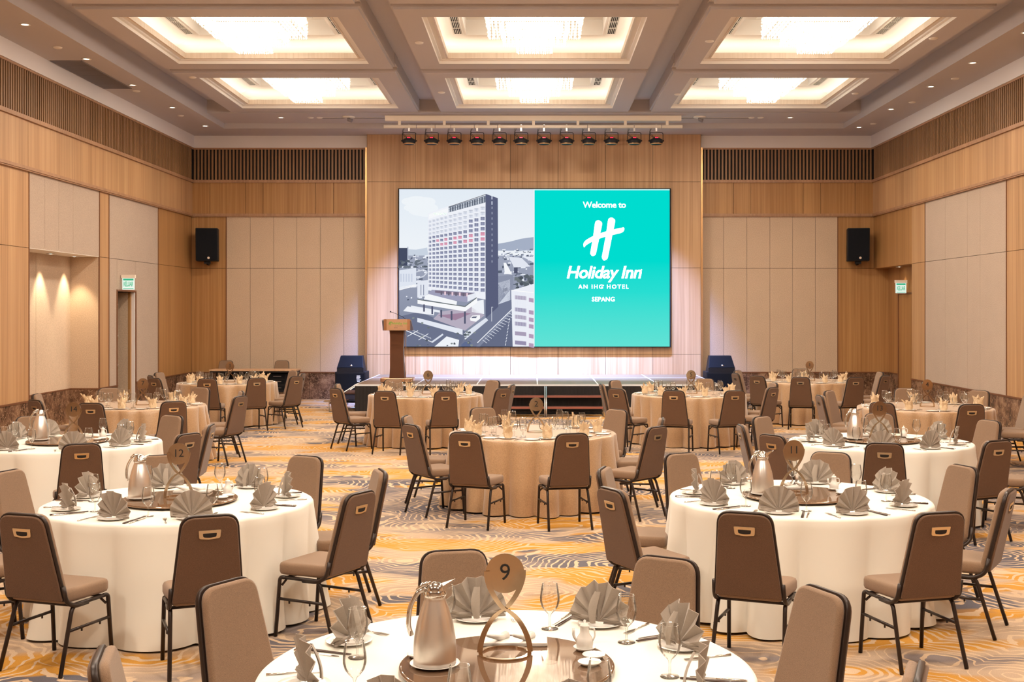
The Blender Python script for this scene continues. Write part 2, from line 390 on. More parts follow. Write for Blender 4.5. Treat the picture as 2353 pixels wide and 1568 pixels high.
# alcove lining
am = (ya0 + ya1) / 2
panel(L, WL, 'alcove_panel', 'fabric_wall', ya0, am, Z_MARB, Z_JOINT, -AD - .02, -AD); panel(L, WL, 'alcove_panel', 'fabric_wall', am, ya1, Z_MARB, Z_JOINT, -AD - .02, -AD)
obj('alcove_side', MB().box(XLW - AD, XLW - .012, ya1 - .02, ya1, Z_MARB, Z_JOINT), 'fabric_wall', WL)
obj('alcove_side', MB().box(XLW - AD, XLW - .012, ya0, ya0 + .02, Z_MARB, Z_JOINT), 'fabric_wall', WL)
obj('alcove_soffit', MB().box(XLW - AD, XLW - .002, ya0, ya1, Z_JOINT - .004, Z_JOINT + .03), 'cream', WL)
obj('alcove_marble', MB().box(XLW - AD - .02, XLW - AD + .012, ya0, ya1, 0, Z_MARB).box(XLW - AD, XLW, ya1 - .032, ya1, 0, Z_MARB), 'marble', WL)
obj('alcove_cap', MB().box(XLW - AD - .02, XLW - AD + .02, ya0, ya1, Z_MARB, Z_MARB + .02).box(XLW - AD, XLW, ya1 - .04, ya1, Z_MARB, Z_MARB + .02), 'brown_trim', WL)
obj('door_frame', MB().box(XLW - DD, XLW + .015, yd0 - .035, yd0, 0, ZD + .035).box(XLW - DD, XLW + .015, yd1, yd1 + .03, 0, ZD + .035).box(XLW - DD, XLW + .015, yd0, yd1, ZD, ZD + .035), 'brown_trim', WL)
obj('door_jamb', MB().box(XLW - DD, XLW - .004, yd1 - .03, yd1, 0, ZD), 'cornice', WL)
marble(L, WL, Y0, ya0); marble(L, WL, ya1, yd0); marble(L, WL, yd1, YB)
seam = [Y0 + i * 2.4 for i in range(8)] + [17.0, YL(60), YL(187), YL(365), YB]
for a, b in zip(seam, seam[1:]): panel(L, WL, 'wood_panel', 'wood', a, b, Z_BAND + .05, Z_SLAT0 - .03, -.02, .03)
ledges(L, WL, Y0, YB); slats(L, WL, 16.0, YB - .1)
sm = MB()
for i in range(int((16 - Y0) / .083)): L.box(sm, Y0 + i * .083, Y0 + i * .083 + .04, .012, .055, Z_SLAT0 + .03, Z_SLAT1 - .02)
tag(obj('slat_screen', sm, 'slatwood', WL), kind='stuff')
D1 = tag(link('door_1', None, None, (0, 0, 0)), kind='structure')
obj('door_leaf', MB().box(XLW - DD + .035, XLW - .12, yd1 - .085, yd1 - .032, .01, ZD - .01), 'fabric_wall', D1)
obj('door_edge', MB().box(XLW - .12, XLW - .07, yd1 - .087, yd1 - .032, .01, ZD - .01), 'wood_warm', D1)
obj('door_edge', MB().box(XLW - DD + .005, XLW - DD + .035, yd1 - .085, yd1 - .04, .01, ZD - .01), 'brown_trim', D1)
for z in (.95, 1.55, 2.2): obj('hinge', MB().tube([(XLW - DD + .035, yd1 - .09, z - .06), (XLW - DD + .035, yd1 - .09, z + .06)], .012), 'chrome', D1)
# ---- right wall
R = Plane('R'); WR = wall('wall_right')
yr0, yr1, yr2, yr3 = YR(2313), YR(2126), YR(2095), YB
RD = .36; core = MB()
R.box(core, Y0, yr2, -1, -.03, 0, ZC); R.box(core, yr2, YB + .3, -1.2, -RD, 0, Z_JOINT); R.box(core, yr2, YB + .3, -1, -.03, Z_JOINT + .03, ZC)
obj('wall_core', core, 'dark', WR)
for i in range(8):
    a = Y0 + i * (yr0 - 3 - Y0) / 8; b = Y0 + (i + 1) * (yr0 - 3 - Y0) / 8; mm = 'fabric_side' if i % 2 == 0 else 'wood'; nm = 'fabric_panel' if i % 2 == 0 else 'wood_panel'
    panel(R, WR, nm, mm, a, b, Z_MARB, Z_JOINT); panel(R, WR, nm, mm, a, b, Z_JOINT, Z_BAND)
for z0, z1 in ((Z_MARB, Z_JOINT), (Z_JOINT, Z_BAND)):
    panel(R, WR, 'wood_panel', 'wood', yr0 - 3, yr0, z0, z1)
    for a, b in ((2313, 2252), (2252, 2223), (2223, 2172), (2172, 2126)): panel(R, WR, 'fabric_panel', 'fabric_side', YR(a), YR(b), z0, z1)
    panel(R, WR, 'wood_panel', 'wood', yr1, yr2, z0, z1)
panel(R, WR, 'wood_panel', 'wood_warm', yr2, YB, Z_JOINT, Z_BAND)
vtrim(R, WR, yr0); vtrim(R, WR, yr1)
ydr0, ydr1 = yr2 + .15, YB - .85
panel(R, WR, 'wood_panel', 'wood_warm', ydr1, YB, Z_MARB, Z_JOINT, -RD, -RD + .02); panel(R, WR, 'wood_panel', 'wood_warm', yr2, ydr1, ZD + .03, Z_JOINT, -RD, -RD + .02)
obj('recess_marble', MB().box(XRW + RD - .032, XRW + RD, ydr1 + .03, YB, 0, Z_MARB), 'marble', WR)
obj('recess_cap', MB().box(XRW + RD - .04, XRW + RD, ydr1 + .03, YB, Z_MARB, Z_MARB + .02), 'brown_trim', WR)
obj('recess_soffit', MB().box(XRW + .002, XRW + RD, yr2, YB, Z_JOINT - .004, Z_JOINT + .03), 'wood_warm', WR)
obj('door_frame', MB().box(XRW + RD - .05, XRW + RD, ydr1, ydr1 + .03, 0, ZD + .03).box(XRW + RD - .05, XRW + RD, ydr0, ydr1, ZD, ZD + .03), 'brown_trim', WR)
marble(R, WR, Y0, yr2); obj('marble_end', MB().box(XRW, XRW + RD, yr2 - .012, yr2, 0, Z_JOINT), 'wood', WR)
seam = [Y0 + i * 2.4 for i in range(8)] + [16.9, 19.2, 22.3, 25.0, YB]
for a, b in zip(seam, seam[1:]): panel(R, WR, 'wood_panel', 'wood', a, b, Z_BAND + .05, Z_SLAT0 - .03, -.02, .03)
ledges(R, WR, Y0, YB); slats(R, WR, 16.0, YB - .1)
sm = MB()
for i in range(int((16 - Y0) / .083)): R.box(sm, Y0 + i * .083, Y0 + i * .083 + .04, .012, .055, Z_SLAT0 + .03, Z_SLAT1 - .02)
tag(obj('slat_screen', sm, 'slatwood', WR), kind='stuff')
D2 = tag(link('door_2', None, None, (0, 0, 0)), kind='structure')
obj('door_leaf', MB().box(XRW + RD - .03, XRW + RD - .005, ydr0, ydr1 - .004, .01, ZD - .004), 'wood_warm', D2)
obj('lever_handle', MB().tube(fillet([(XRW + RD - .03, ydr0 + .12, 1.0), (XRW + RD - .08, ydr0 + .12, 1.0), (XRW + RD - .08, ydr0 + .26, 1.0)], .02), .01), 'chrome', D2)
# ---- back wall (two wings) and raised centre panel
B = Plane('B'); WB = wall('wall_back')
obj('wall_core', MB().box(XLW - 1, XRW + 1.2, YB + .03, YB + .5, 0, ZC + .5), 'dark', WB)
xcl, xcr = XCn(843), XCn(1611)
for z0, z1 in ((Z_MARB, Z_JOINT), (Z_JOINT, Z_BAND)):
    panel(B, WB, 'wood_panel', 'wood_warm', XLW, XB(520), z0, z1)
    e = [520, 575, 629, 682, 736, 790, 843]
    for a, b in zip(e, e[1:]): panel(B, WB, 'fabric_panel', 'fabric_wall', XB(a), XB(b), z0, z1)
    e = [1611, 1663, 1716, 1769, 1821, 1873.5, 1925]
    for a, b in zip(e, e[1:]): panel(B, WB, 'fabric_panel', 'fabric_wall', XB(a), XB(b), z0, z1)
    panel(B, WB, 'wood_panel', 'wood_warm', XB(1925), XRW + (RD if z0 < 1 else 0), z0, z1)
vtrim(B, WB, XB(520)); vtrim(B, WB, XB(1925))
e = [None, 483, 565, 605, 726, 767, 843]; xs = [XLW] + [XB(q) for q in e[1:]]
for a, b in zip(xs, xs[1:]): panel(B, WB, 'wood_panel', 'wood_warm', a, b, Z_BAND + .05, Z_SLAT0 - .03, -.02, .03)
xs = [XB(q) for q in (1611, 1685, 1725, 1845, 1885, 1964)] + [XRW]
for a, b in zip(xs, xs[1:]): panel(B, WB, 'wood_panel', 'wood_warm', a, b, Z_BAND + .05, Z_SLAT0 - .03, -.02, .03)
ledges(B, WB, XLW, xcl); ledges(B, WB, xcr, XRW); slats(B, WB, XLW + .05, xcl); slats(B, WB, xcr, XRW - .04)
marble(B, WB, XLW, xcl); marble(B, WB, xcr, XRW + RD - .03)
C = Plane('C'); WC = wall('wall_centre')
obj('wall_core', MB().box(xcl + .01, xcr - .01, YC + .02, YB + .2, 0, ZC), 'dark', WC)
ex = [843, 954, 1064, 1172.6, 1282.4, 1391.5, 1500, 1611]; zc = [0, 2.07 - 99 * YC / F, Z_JOINT, 2.07 + 298 * YC / F, ZC]
for a, b in zip(ex, ex[1:]):
    for z0, z1 in zip(zc, zc[1:]): panel(C, WC, 'wood_panel', 'wood', XCn(a), XCn(b), z0, z1, -.02, 0)
for x in (xcl - .02, xcr + .02): obj('brass_edge', MB().box(x - .02, x + .02, YC + .01, YC + .03, 0, Z_SLAT1), 'brass', WC)
for x, s in ((xcl, 1), (xcr, -1)): obj('return_panel', MB().box(x, x + .01 * s, YC, YB, 0, ZC), 'wood', WC)
WK = wall('wall_rear'); obj('wall_core', MB().box(XLW - 1, XRW + 1, Y0 - .3, Y0, 0, ZC + .4), 'fabric_side', WK)

# ---------------------------------------------------------------- ceiling
ZP, ZG = 6.32, 6.6
CE = wall('ceiling')
mb = MB(); IX0, IX1, IY = -7.0, 6.98, 27.0
mb.box(XLW - .1, IX0, Y0, YB + .2, ZC, ZP + .3).box(IX1, XRW + .1, Y0, YB + .2, ZC, ZP + .3).box(IX0, IX1, IY, YB + .2, ZC, ZP + .3)
mb.box(IX0, IX1, 25.6, IY, ZP, ZG)
obj('ceiling_border', mb, 'ceiling', CE)
mb = MB()
for a, b in ((IX0, -6.49), (-2.45, -2.02), (2.02, 2.45), (6.49, IX1)): mb.box(a, b, Y0, 25.6, ZG, ZG + .1)
for a, b in ((25.6, 25.6),): pass
ys = [y for y in (-1.25, 3.25, 7.7, 12.2, 16.67, 21.15)]
for y in ys: 
    for x in (-4.47, 0, 4.47): mb.box(x - 2.03, x + 2.03, y - .2, y + .2, ZP + .1, ZG)
mb.box(IX0, IX1, Y0, -1.25, ZP, ZG)
obj('ceiling_channel', mb, 'ceiling', CE)
def rings(mb, prof):
    vs_ = []; fs = []
    for hx, hy, z in prof: vs_ += [(-hx, -hy, z), (hx, -hy, z), (hx, hy, z), (-hx, hy, z)]
    for i in range(len(prof) - 1): fs += [(4 * i + k, 4 * i + (k + 1) % 4, 4 * i + 4 + (k + 1) % 4, 4 * i + 4 + k) for k in range(4)]
    return mb.add(vs_, fs)
mb_p = rings(MB(), [(2.02, 2.1, ZG), (2.02, 2.1, ZP + .04), (1.99, 2.07, ZP + .04), (1.99, 2.07, ZP), (1.63, 1.63, ZP)]).mesh('coffer', 'ceiling')
mb_m = rings(MB(), [(1.63, 1.63, ZP), (1.63, 1.63, ZP + .05), (1.58, 1.58, ZP + .05), (1.58, 1.58, ZP + .075), (1.47, 1.47, ZP + .075)]).mesh('coffer_molding', 'cream')
mb_w = rings(MB(), [(1.47, 1.47, ZP + .06), (1.47, 1.47, 6.475), (1.5, 1.5, 6.475), (1.5, 1.5, ZP + .06), (1.47, 1.47, ZP + .06)]).mesh('coffer_fascia', 'coffer_wood')
mb_c = rings(MB(), [(1.5, 1.5, 6.45), (1.8, 1.8, 6.45), (1.8, 1.8, 6.55), (1.66, 1.66, 6.64), (1.42, 1.42, 6.70), (1.14, 1.14, 6.70)]).mesh('coffer_cove', 'cream')
mb_r = rings(MB(), [(1.14, 1.14, 6.70), (1.14, 1.14, 6.96), (.01, .01, 6.96)]).mesh('coffer_recess', 'cream')
mb_l = rings(MB(), [(1.54, 1.54, 6.47), (1.6, 1.6, 6.47)]).mesh('cove_light', 'led')
vf = MB(); vb = MB()
for i in range(5):
    y = -1.05 + i * .42
    vf.box(-.075, .075, y - .022, y + .006, 6.69, 6.705)
    for k in range(5): vb.box(-.062 + k * .028, -.055 + k * .028, y + .01, y + .39, 6.688, 6.7)
vf.box(-.085, -.066, -1.08, 1.06, 6.685, 6.705).box(.066, .085, -1.08, 1.06, 6.685, 6.705)
vfm, vbm = vf.mesh('vent_frame', 'ventwhite'), vb.mesh('louvre', 'ventwhite')
vkm = MB().box(-.07, .07, -1.06, 1.04, 6.696, 6.7).mesh('vent_backing', 'dark')
for cx, cy in CELLS:
    p = link('coffer', mb_p, CE, (cx, cy, 0))
    for nm, me in (('coffer_molding', mb_m), ('coffer_fascia', mb_w), ('coffer_cove', mb_c), ('coffer_recess', mb_r), ('cove_light', mb_l)): link(nm, me, p)
row = {.95: 'sixth', 5.45: 'fifth', 9.95: 'fourth', 14.45: 'third', 18.9: 'second', 23.4: 'first'}
side = {-4.47: 'alcove-wall', 0.0: 'middle', 4.47: 'corner-door-wall'}
for cx, cy in CELLS:
    for s in (-1, 1):
        t_ = thing('air_vent', (cx + s * 1.27, cy, 0), 'long louvred air vent in the %s coffer of the %s row from stage, %s edge' % (side[cx], row[cy], 'alcove-facing' if s < 0 else 'door-facing'), 'air vent', 'air vents in the ceiling coffers')
        link('vent_backing', vkm, t_); link('vent_frame', vfm, t_); link('louvre', vbm, t_)
# ---------------------------------------------------------------- chandeliers
def crystal_tier(h, z0, z1, nrow, seed):
    r = random.Random(seed); mb = MB(); n = int(2 * h / .036)
    for k in range(4):
        ca, sa = math.cos(k * PI / 2), math.sin(k * PI / 2)
        for i in range(n):
            u = -h + (i + .5) * 2 * h / n
            for j in range(nrow):
                z = z0 + (j + .5) * (z1 - z0) / nrow; a = .0135 * r.uniform(.8, 1.15); c = (z1 - z0) / nrow * .46; x, y = u, -h + r.uniform(-.012, .012)
                P_ = [(x - a, y, z), (x, y - a, z), (x + a, y, z), (x, y + a, z), (x, y, z - c), (x, y, z + c)]
                mb.add([(px_ * ca - py_ * sa, px_ * sa + py_ * ca, pz) for px_, py_, pz in P_], [(0, 1, 5), (1, 2, 5), (2, 3, 5), (3, 0, 5), (1, 0, 4), (2, 1, 4), (3, 2, 4), (0, 3, 4)])
    return mb
ch = link('chandelier', None)
obj('ceiling_plate', MB().box(-.82, .82, -.82, .82, 6.9, 6.955), 'chrome', ch)
for h, z0, z1, nr in ((.74, 6.53, 6.88, 7), (.49, 6.35, 6.56, 5), (.27, 6.19, 6.38, 5)):
    o = tag(obj('crystal_tier', crystal_tier(h, z0, z1, nr, int(h * 100)), 'crystal', ch), kind='stuff')
    h2 = h - .05
    obj('tier_frame', MB().box(-h2, h2, -h2, h2, z1 - .05, z1 - .03), 'crystal', ch)
    mbx = MB()
    for i in range(int(2 * h2 / .06)):
        for j in range(int(2 * h2 / .06)):
            x = -h2 + .03 + i * .06; y = -h2 + .03 + j * .06
            if h > .3 and max(abs(x), abs(y)) < h - .25: continue
            mbx.add([(x - .014, y, z0 + .03), (x, y - .014, z0 + .03), (x + .014, y, z0 + .03), (x, y + .014, z0 + .03), (x, y, z0), (x, y, z0 + .06)], [(0, 1, 5), (1, 2, 5), (2, 3, 5), (3, 0, 5), (1, 0, 4), (2, 1, 4), (3, 2, 4), (0, 3, 4)])
    tag(obj('crystal_drops', mbx, 'crystal', ch), kind='stuff')
CHM = Maker(ch)
for cx, cy in CELLS[::-1]: CHM.put((cx, cy, 0), 0, 'glowing square tiered crystal chandelier in the %s coffer, %s row from stage' % (side[cx], row[cy]), 'chandelier', 'crystal chandeliers')
# downlights
dl = link('downlight', None); obj('trim_ring', MB().lathe([(.075, -.001), (.078, -.008), (.055, -.008), (.05, .02)], 20), 'ventwhite', dl); obj('lens', MB().lathe([(.05, .012), (.045, -.004), (.0, -.01)], 16), 'lamp', dl)
DM = Maker(dl)
o5 = ['fifth', 'fourth', 'third', 'second', 'first']
for i, (x, y) in enumerate(DL_L): DM.put((x, y, ZC - .002), 0, 'round lit downlight above the alcove wall, %s from the stage end' % o5[i], 'downlight', 'downlights above the alcove wall')
for i, (x, y) in enumerate(DL_R): DM.put((x, y, ZC - .002), 0, 'round lit downlight above the corner-door wall, %s from the stage end' % o5[i], 'downlight', 'downlights above the corner-door wall')
DM.put((*DL_B[0], ZP - .002), 0, 'lit downlight in ceiling beside stage lighting bar, alcove-wall side', 'downlight')
DM.put((*DL_B[1], ZP - .002), 0, 'lit downlight in ceiling beside stage lighting bar, corner-door side', 'downlight')
for i, ay in enumerate((20.83, 21.9)): DM.put((-8.42, ay, Z_JOINT - .008), 0, 'warm downlight in the alcove soffit, %s the stage' % ('farther from' if i == 0 else 'closer to'), 'downlight')
DM.put((8.2, 26.9, Z_JOINT - .008), 0, 'small downlight in soffit of the corner door recess', 'downlight')
cd = link('ceiling_disc', None); obj('disc', MB().lathe([(0, -.022), (.05, -.02), (.068, -.01), (.07, 0)], 20), 'ventwhite', cd)
CD = Maker(cd); dn_ = {}
ords = ['first', 'second', 'third', 'fourth', 'fifth', 'sixth', 'seventh', 'eighth', 'ninth', 'tenth', 'eleventh', 'twelfth']
for x, y, z in ((-7.45, 18.7, ZC), (-7.45, 22.4, ZC), (-7.45, 25.2, ZC), (7.45, 21.2, ZC), (7.45, 23.6, ZC), (7.45, 26.3, ZC), (-6.2, 21.7, ZP), (-1.82, 18.9, ZP), (-1.8, 23.2, ZP), (6.2, 18.6, ZP), (6.25, 23.3, ZP), (2.75, 18.8, ZP), (2.8, 23.4, ZP), (-4.9, 26.2, ZP), (-4.7, 26.2, ZP), (4.95, 26.2, ZP), (4.75, 26.2, ZP)):
    k_ = ('ceiling border above alcove wall', 'ceiling border above corner-door wall', 'coffer panel')[0 if x < -7 else 1 if x > 7 else 2]; dn_[k_] = dn_.get(k_, -1) + 1; CD.put((x, y, z), 0, 'small pale detector disc, %s, %s counted' % (k_, ords[dn_[k_]]), 'smoke detector', 'round detector discs on the ceiling')
# return-air grille, linear diffusers
t_ = thing('ceiling_grille', (-7.7, 20.9, ZC), 'dark rectangular return-air grille in ceiling border above alcove wall', 'air grille')
gx0, gx1, gy0, gy1 = -.27, .26, -1.22, 1.22
obj('grille_frame', MB().box(gx0, gx1, gy0, gy0 + .02, -.012, 0).box(gx0, gx1, gy1 - .02, gy1, -.012, 0).box(gx0, gx0 + .015, gy0, gy1, -.012, 0).box(gx1 - .015, gx1, gy0, gy1, -.012, 0), 'grey_metal', t_)
obj('grille_backing', MB().box(gx0, gx1, gy0, gy1, -.002, 0), 'black', t_)
for k in range(6):
    y0 = gy0 + .02 + k * .402; mb = MB()
    for q in range(14): mb.box(gx0 + .02, gx1 - .02, y0 + q * .028, y0 + q * .028 + .013, -.009, -.002)
    mb.box(gx0, gx1, y0 - .012, y0, -.013, 0); obj('louvre_panel', mb, 'grey_metal', t_)
for x, s in ((-3.9, 'alcove-wall'), (3.9, 'corner-door')):
    t_ = thing('linear_diffuser', (x, 26.25, ZP), 'thin slot air diffuser in ceiling beside lighting bar, %s side' % s, 'air diffuser')
    obj('slot_frame', MB().box(-.85, .85, -.04, .04, -.008, 0), 'ventwhite', t_); obj('slot', MB().box(-.83, .83, -.025, -.008, -.01, -.006).box(-.83, .83, .008, .025, -.01, -.006), 'dark', t_)
for x, s in ((-4.05, 'alcove-wall'), (3.6, 'corner-door')):
    t_ = thing('security_camera', (x, 26.1, ZP), 'small ceiling camera by the %s end of the lighting bar' % s, 'camera')
    obj('mount', MB().lathe([(0, 0), (.14, 0), (.14, -.02), (0, -.03)], 20), 'ventwhite', t_); obj('camera_body', MB().tube([(0, 0, -.03), (.0, 0, -.07), (.07, -.02, -.09)], [.03, .04, .045]), 'grey_metal', t_)

# ---------------------------------------------------------------- stage
XS0, XS1, YS, ZS = -3.6, 3.72, 24.06, .6
stg = thing('stage', (0, 0, 0), 'low grey-topped stage platform with black pleated skirt below the big screen', 'stage')
for r_, (y0, y1) in enumerate(((YS, 26.5), (26.5, YC - .02))):
    for i in range(6):
        a = XS0 + i * 1.22; obj('deck_panel', MB().box(a + .006, a + 1.214, y0 + .006, y1 - .006, ZS - .05, ZS), 'stage_deck', stg)
jm = MB()
for i in range(7): jm.box(XS0 + i * 1.22 - .012, XS0 + i * 1.22 + .012, YS, YC - .03, ZS - .02, ZS + .002)
jm.box(XS0, XS1, 26.49, 26.51, ZS - .02, ZS + .002).box(XS0, XS1, YS - .012, YS + .01, ZS - .03, ZS + .003)
obj('joint_trim', jm, 'tape', stg)
sk = MB(); pts = []
for i in range(360): pts.append((XS0 + (XS1 - XS0) * i / 359, YS - .012 - .014 * abs(math.sin(i * .9))))
vs_ = [(x, y, z) for z in (.012, ZS - .03) for x, y in pts]; n = len(pts)
sk.add(vs_, [(i, i + 1, n + i + 1, n + i) for i in range(n - 1)], True)
for X_ in (XS0, XS1):
    q = [(X_ + (.014 * abs(math.sin(i * .9)) + .002) * (1 if X_ > 0 else -1), YS + i * (YC - YS - .03) / 160) for i in range(161)]
    sk.add([(x, y, z) for z in (.012, ZS - .03) for x, y in q], [(i, i + 1, 162 + i, 161 + i) for i in range(160)], True)
obj('skirt', sk, 'skirt', stg)
def step_unit(name, x, y, rz, wd, label):
    s = thing(name, (x, y, 0), label, 'steps', None, rz)      # local: climbs towards +y
    for z, yy in ((.4, -.02), (.2, -.3)):
        obj('tread', MB().box(-wd / 2 + .02, wd / 2 - .02, yy - .27, yy, z - .035, z - .004), 'tread', s)
        obj('nosing', MB().box(-wd / 2 + .02, wd / 2 - .02, yy - .285, yy - .27, z - .04, z), 'nosing', s)
    for sx in (-1, 1): obj('side_frame', MB().tube([(sx * wd / 2, -.58, .012), (sx * wd / 2, -.58, .2), (sx * wd / 2, -.03, .56)], .013).tube([(sx * wd / 2, -.03, .56), (sx * wd / 2, -.03, .012)], .013).tube([(sx * wd / 2, -.58, .012), (sx * wd / 2, -.03, .012)], .012), 'steel', s)
    obj('rear_brace', MB().tube([(-wd / 2, -.05, .12), (wd / 2, -.05, .12)], .012).tube([(-wd / 2, -.33, .1), (wd / 2, -.33, .1)], .01), 'chair_frame', s)
    return s
step_unit('stage_steps', -.36, YS - .05, 0, 1.13, 'two-tread dark stage steps, the unit closer to the alcove wall')
step_unit('stage_steps', .8, YS - .05, 0, 1.13, 'two-tread dark stage steps, the unit closer to the corner door')
step_unit('side_steps', XS0 - .05, 25.1, -PI / 2, .9, 'portable steps with pale treads at the alcove-wall end of the stage')
# ---- screen
xs0, xs1, zs0, zs1, ysc = -3.146, 3.146, 1.25, 4.913, YC - .09
scr = thing('led_screen', (0, ysc, 0), 'huge lit LED wall screen showing a hotel photo beside a green welcome panel', 'screen')
obj('screen_frame', MB().box(xs0 - .02, xs1 + .03, .0, .085, zs0 - .015, zs1 + .02), 'black', scr)
def lin(c): c = tuple(x * .88 + 28 for x in c) if max(c) - min(c) < 90 else c; return tuple(((x / 255 + .055) / 1.055) ** 2.4 if x > 10 else x / 3294.6 for x in c)
class Pic:                      # flat coloured polygons, px measured on the photo crop (left 62, right 2272, top 57, bottom 1346)
    def __init__(s): s.v = []; s.f = []; s.c = []; s.k = 0
    def pt(s, x, y): return (xs0 + (x - 60) / 2214 * (xs1 - xs0), -.004 - s.k * .00035, zs1 - (y - 56) / 1291 * (zs1 - zs0))
    def poly(s, pts, col, col2=None):
        x0 = len(s.v); cs = [lin(col)] * len(pts) if col2 is None else [lin(tuple(a + (b - a) * ((y - pts[0][1]) / max(1, pts[-1][1] - pts[0][1])) for a, b in zip(col, col2))) for x, y in pts]
        s.v += [s.pt(x, y) for x, y in pts]; s.f.append(tuple(range(x0, x0 + len(pts)))); s.c += cs
    def rect(s, x0, y0, x1, y1, c, c2=None): 
        if c2 is None: return s.poly([(x0, y0), (x1, y0), (x1, y1), (x0, y1)], c)
        i = len(s.v); s.v += [s.pt(x0, y0), s.pt(x1, y0), s.pt(x1, y1), s.pt(x0, y1)]; s.f.append((i, i + 1, i + 2, i + 3)); s.c += [lin(c), lin(c), lin(c2), lin(c2)]
    def line(s, pts, wd, c):
        for a, b in zip(pts, pts[1:]):
            d = (Vector(b) - Vector(a)).normalized(); n_ = Vector((-d.y, d.x)) * wd / 2
            s.poly([tuple(Vector(a) + n_), tuple(Vector(b) + n_), tuple(Vector(b) - n_), tuple(Vector(a) - n_)], c)
    def up(s): s.k += 1
    def build(s, name, parent):
        me = bpy.data.meshes.new(name); me.from_pydata(s.v, [], s.f); a = me.color_attributes.new('Col', 'FLOAT_COLOR', 'CORNER')
        li = 0
        for p in me.polygons:
            for v in p.vertices: a.data[li].color = (*s.c[v], 1); li += 1
        me.materials.append(M['pixels']); return link(name, me, parent)
rnd = random.Random(4)
P = Pic()
P.rect(62, 57, 1165, 300, (226, 236, 246), (232, 240, 248)); P.rect(62, 300, 1165, 600, (232, 240, 248), (240, 245, 250)); P.rect(62, 600, 1165, 1346, (150, 158, 180), (112, 120, 146)); P.up()
for i in range(14):
    x, y, r_ = rnd.uniform(120, 300), rnd.uniform(150, 260), rnd.uniform(30, 70)
    P.poly([(x + r_ * 1.5 * math.cos(a * PI / 8), y + r_ * .7 * math.sin(a * PI / 8)) for a in range(16)], (240, 246, 251))
    P.k += .2
P.up()
P.poly([(62, 558), (120, 548), (200, 552), (290, 535), (300, 600), (62, 600)], (196, 208, 224)); P.poly([(860, 505), (960, 488), (1060, 462), (1165, 448), (1165, 560), (860, 560)], (156, 168, 192)); P.up()
def city(x0, y0, x1, y1, n, dark, sz=1.0):
    for i in range(n):
        x = rnd.uniform(x0, x1); y = rnd.uniform(y0, y1); wd = rnd.uniform(8, 34) * sz; hh = rnd.uniform(4, 14) * sz
        q = rnd.uniform(0, 1); c = (235, 240, 250) if q > .55 else ((70, 80, 102) if q < dark else (165, 174, 196))
        x2 = min(x + wd, x1)
        P.poly([(x, y), (x2, y - 2), (x2, y + hh), (x, y + hh + 2)], c); P.k += .03
city(868, 545, 1165, 620, 90, .3, .8); city(62, 590, 300, 700, 60, .45, .8); city(868, 620, 1165, 880, 60, .4, 1.4); city(62, 700, 300, 960, 50, .45, 1.2); P.up()
# dark tower, white block on the far side, warehouses
P.rect(62, 538, 132, 684, (48, 56, 82)); P.rect(128, 528, 137, 680, (170, 180, 200)); P.up()
P.poly([(62, 722), (200, 700), (200, 845), (62, 880)], (222, 229, 242)); P.poly([(62, 860), (200, 835), (200, 850), (62, 885)], (255, 255, 255)); P.poly([(960, 612), (1060, 618), (1135, 690), (1000, 700)], (225, 230, 242)); P.poly([(1060, 605), (1165, 612), (1165, 660)], (230, 235, 246))
P.rect(1000, 695, 1030, 745, (60, 66, 92)); P.poly([(935, 660), (985, 755), (925, 750), (915, 660)], (245, 248, 252)); P.up()
for i in range(5): P.rect(70 + i * 22, 750, 82 + i * 22, 815, (198, 207, 226))
for i in range(26):
    x, y = rnd.uniform(1010, 1165), rnd.uniform(770, 880); r_ = rnd.uniform(12, 26); gcol = rnd.choice([(72, 82, 92), (94, 104, 110), (54, 62, 74)])
    P.poly([(x + r_ * rnd.uniform(.7, 1.2) * math.cos(a * PI / 5), y + r_ * rnd.uniform(.6, 1) * math.sin(a * PI / 5)) for a in range(10)], gcol); P.k += .1
for i in range(22):
    x, y = rnd.uniform(62, 295), rnd.uniform(640, 700); r_ = rnd.uniform(6, 16)
    P.poly([(x + r_ * 1.4 * math.cos(a * PI / 5), y + r_ * .7 * math.sin(a * PI / 5)) for a in range(10)], rnd.choice([(66, 76, 90), (90, 100, 114)])); P.k += .1
P.up()
P.line([(200, 735), (262, 716), (292, 738), (262, 770), (205, 790)], 9, (206, 212, 226)); P.poly([(210, 810), (300, 800), (300, 930), (210, 945)], (226, 231, 243)); P.poly([(868, 770), (962, 760), (995, 758), (995, 850), (962, 985), (868, 1005)], (128, 136, 160)); P.poly([(868, 825), (968, 795), (968, 980), (872, 1005)], (214, 221, 236)); P.up()
for x in (240, 262): P.line([(x, 840), (x, 925)], 6, (110, 118, 146))
for x, y in ((915, 870), (925, 866), (938, 862)): P.rect(x, y, x + 7, y + 28, (90, 96, 120))
P.up()
# roads
P.poly([(872, 1000), (985, 960), (985, 1040), (690, 1346), (540, 1346), (770, 1110)], (98, 106, 134)); P.poly([(985, 1060), (985, 1346), (720, 1346)], (84, 92, 120)); P.poly([(62, 1100), (230, 1060), (620, 1230), (560, 1346), (62, 1346)], (92, 100, 128)); P.up()
P.line([(985, 1040), (700, 1316)], 7, (240, 243, 250))
for i in range(13): P.line([(960 - i * 18, 1075 + i * 18), (1000 - i * 19 + 8, 1090 + i * 19)], 4, (226, 231, 243))
for i in range(9): P.line([(960 - i * 4, 1130 + i * 26), (966 - i * 4, 1112 + i * 26)], 5, (226, 231, 243))
P.line([(62, 1190), (200, 1250), (330, 1310)], 6, (240, 243, 250)); P.line([(130, 1262), (215, 1215)], 5, (240, 243, 250)); P.line([(220, 1292), (300, 1240)], 5, (240, 243, 250)); P.line([(330, 1310), (420, 1245)], 14, (220, 226, 240)); P.up()
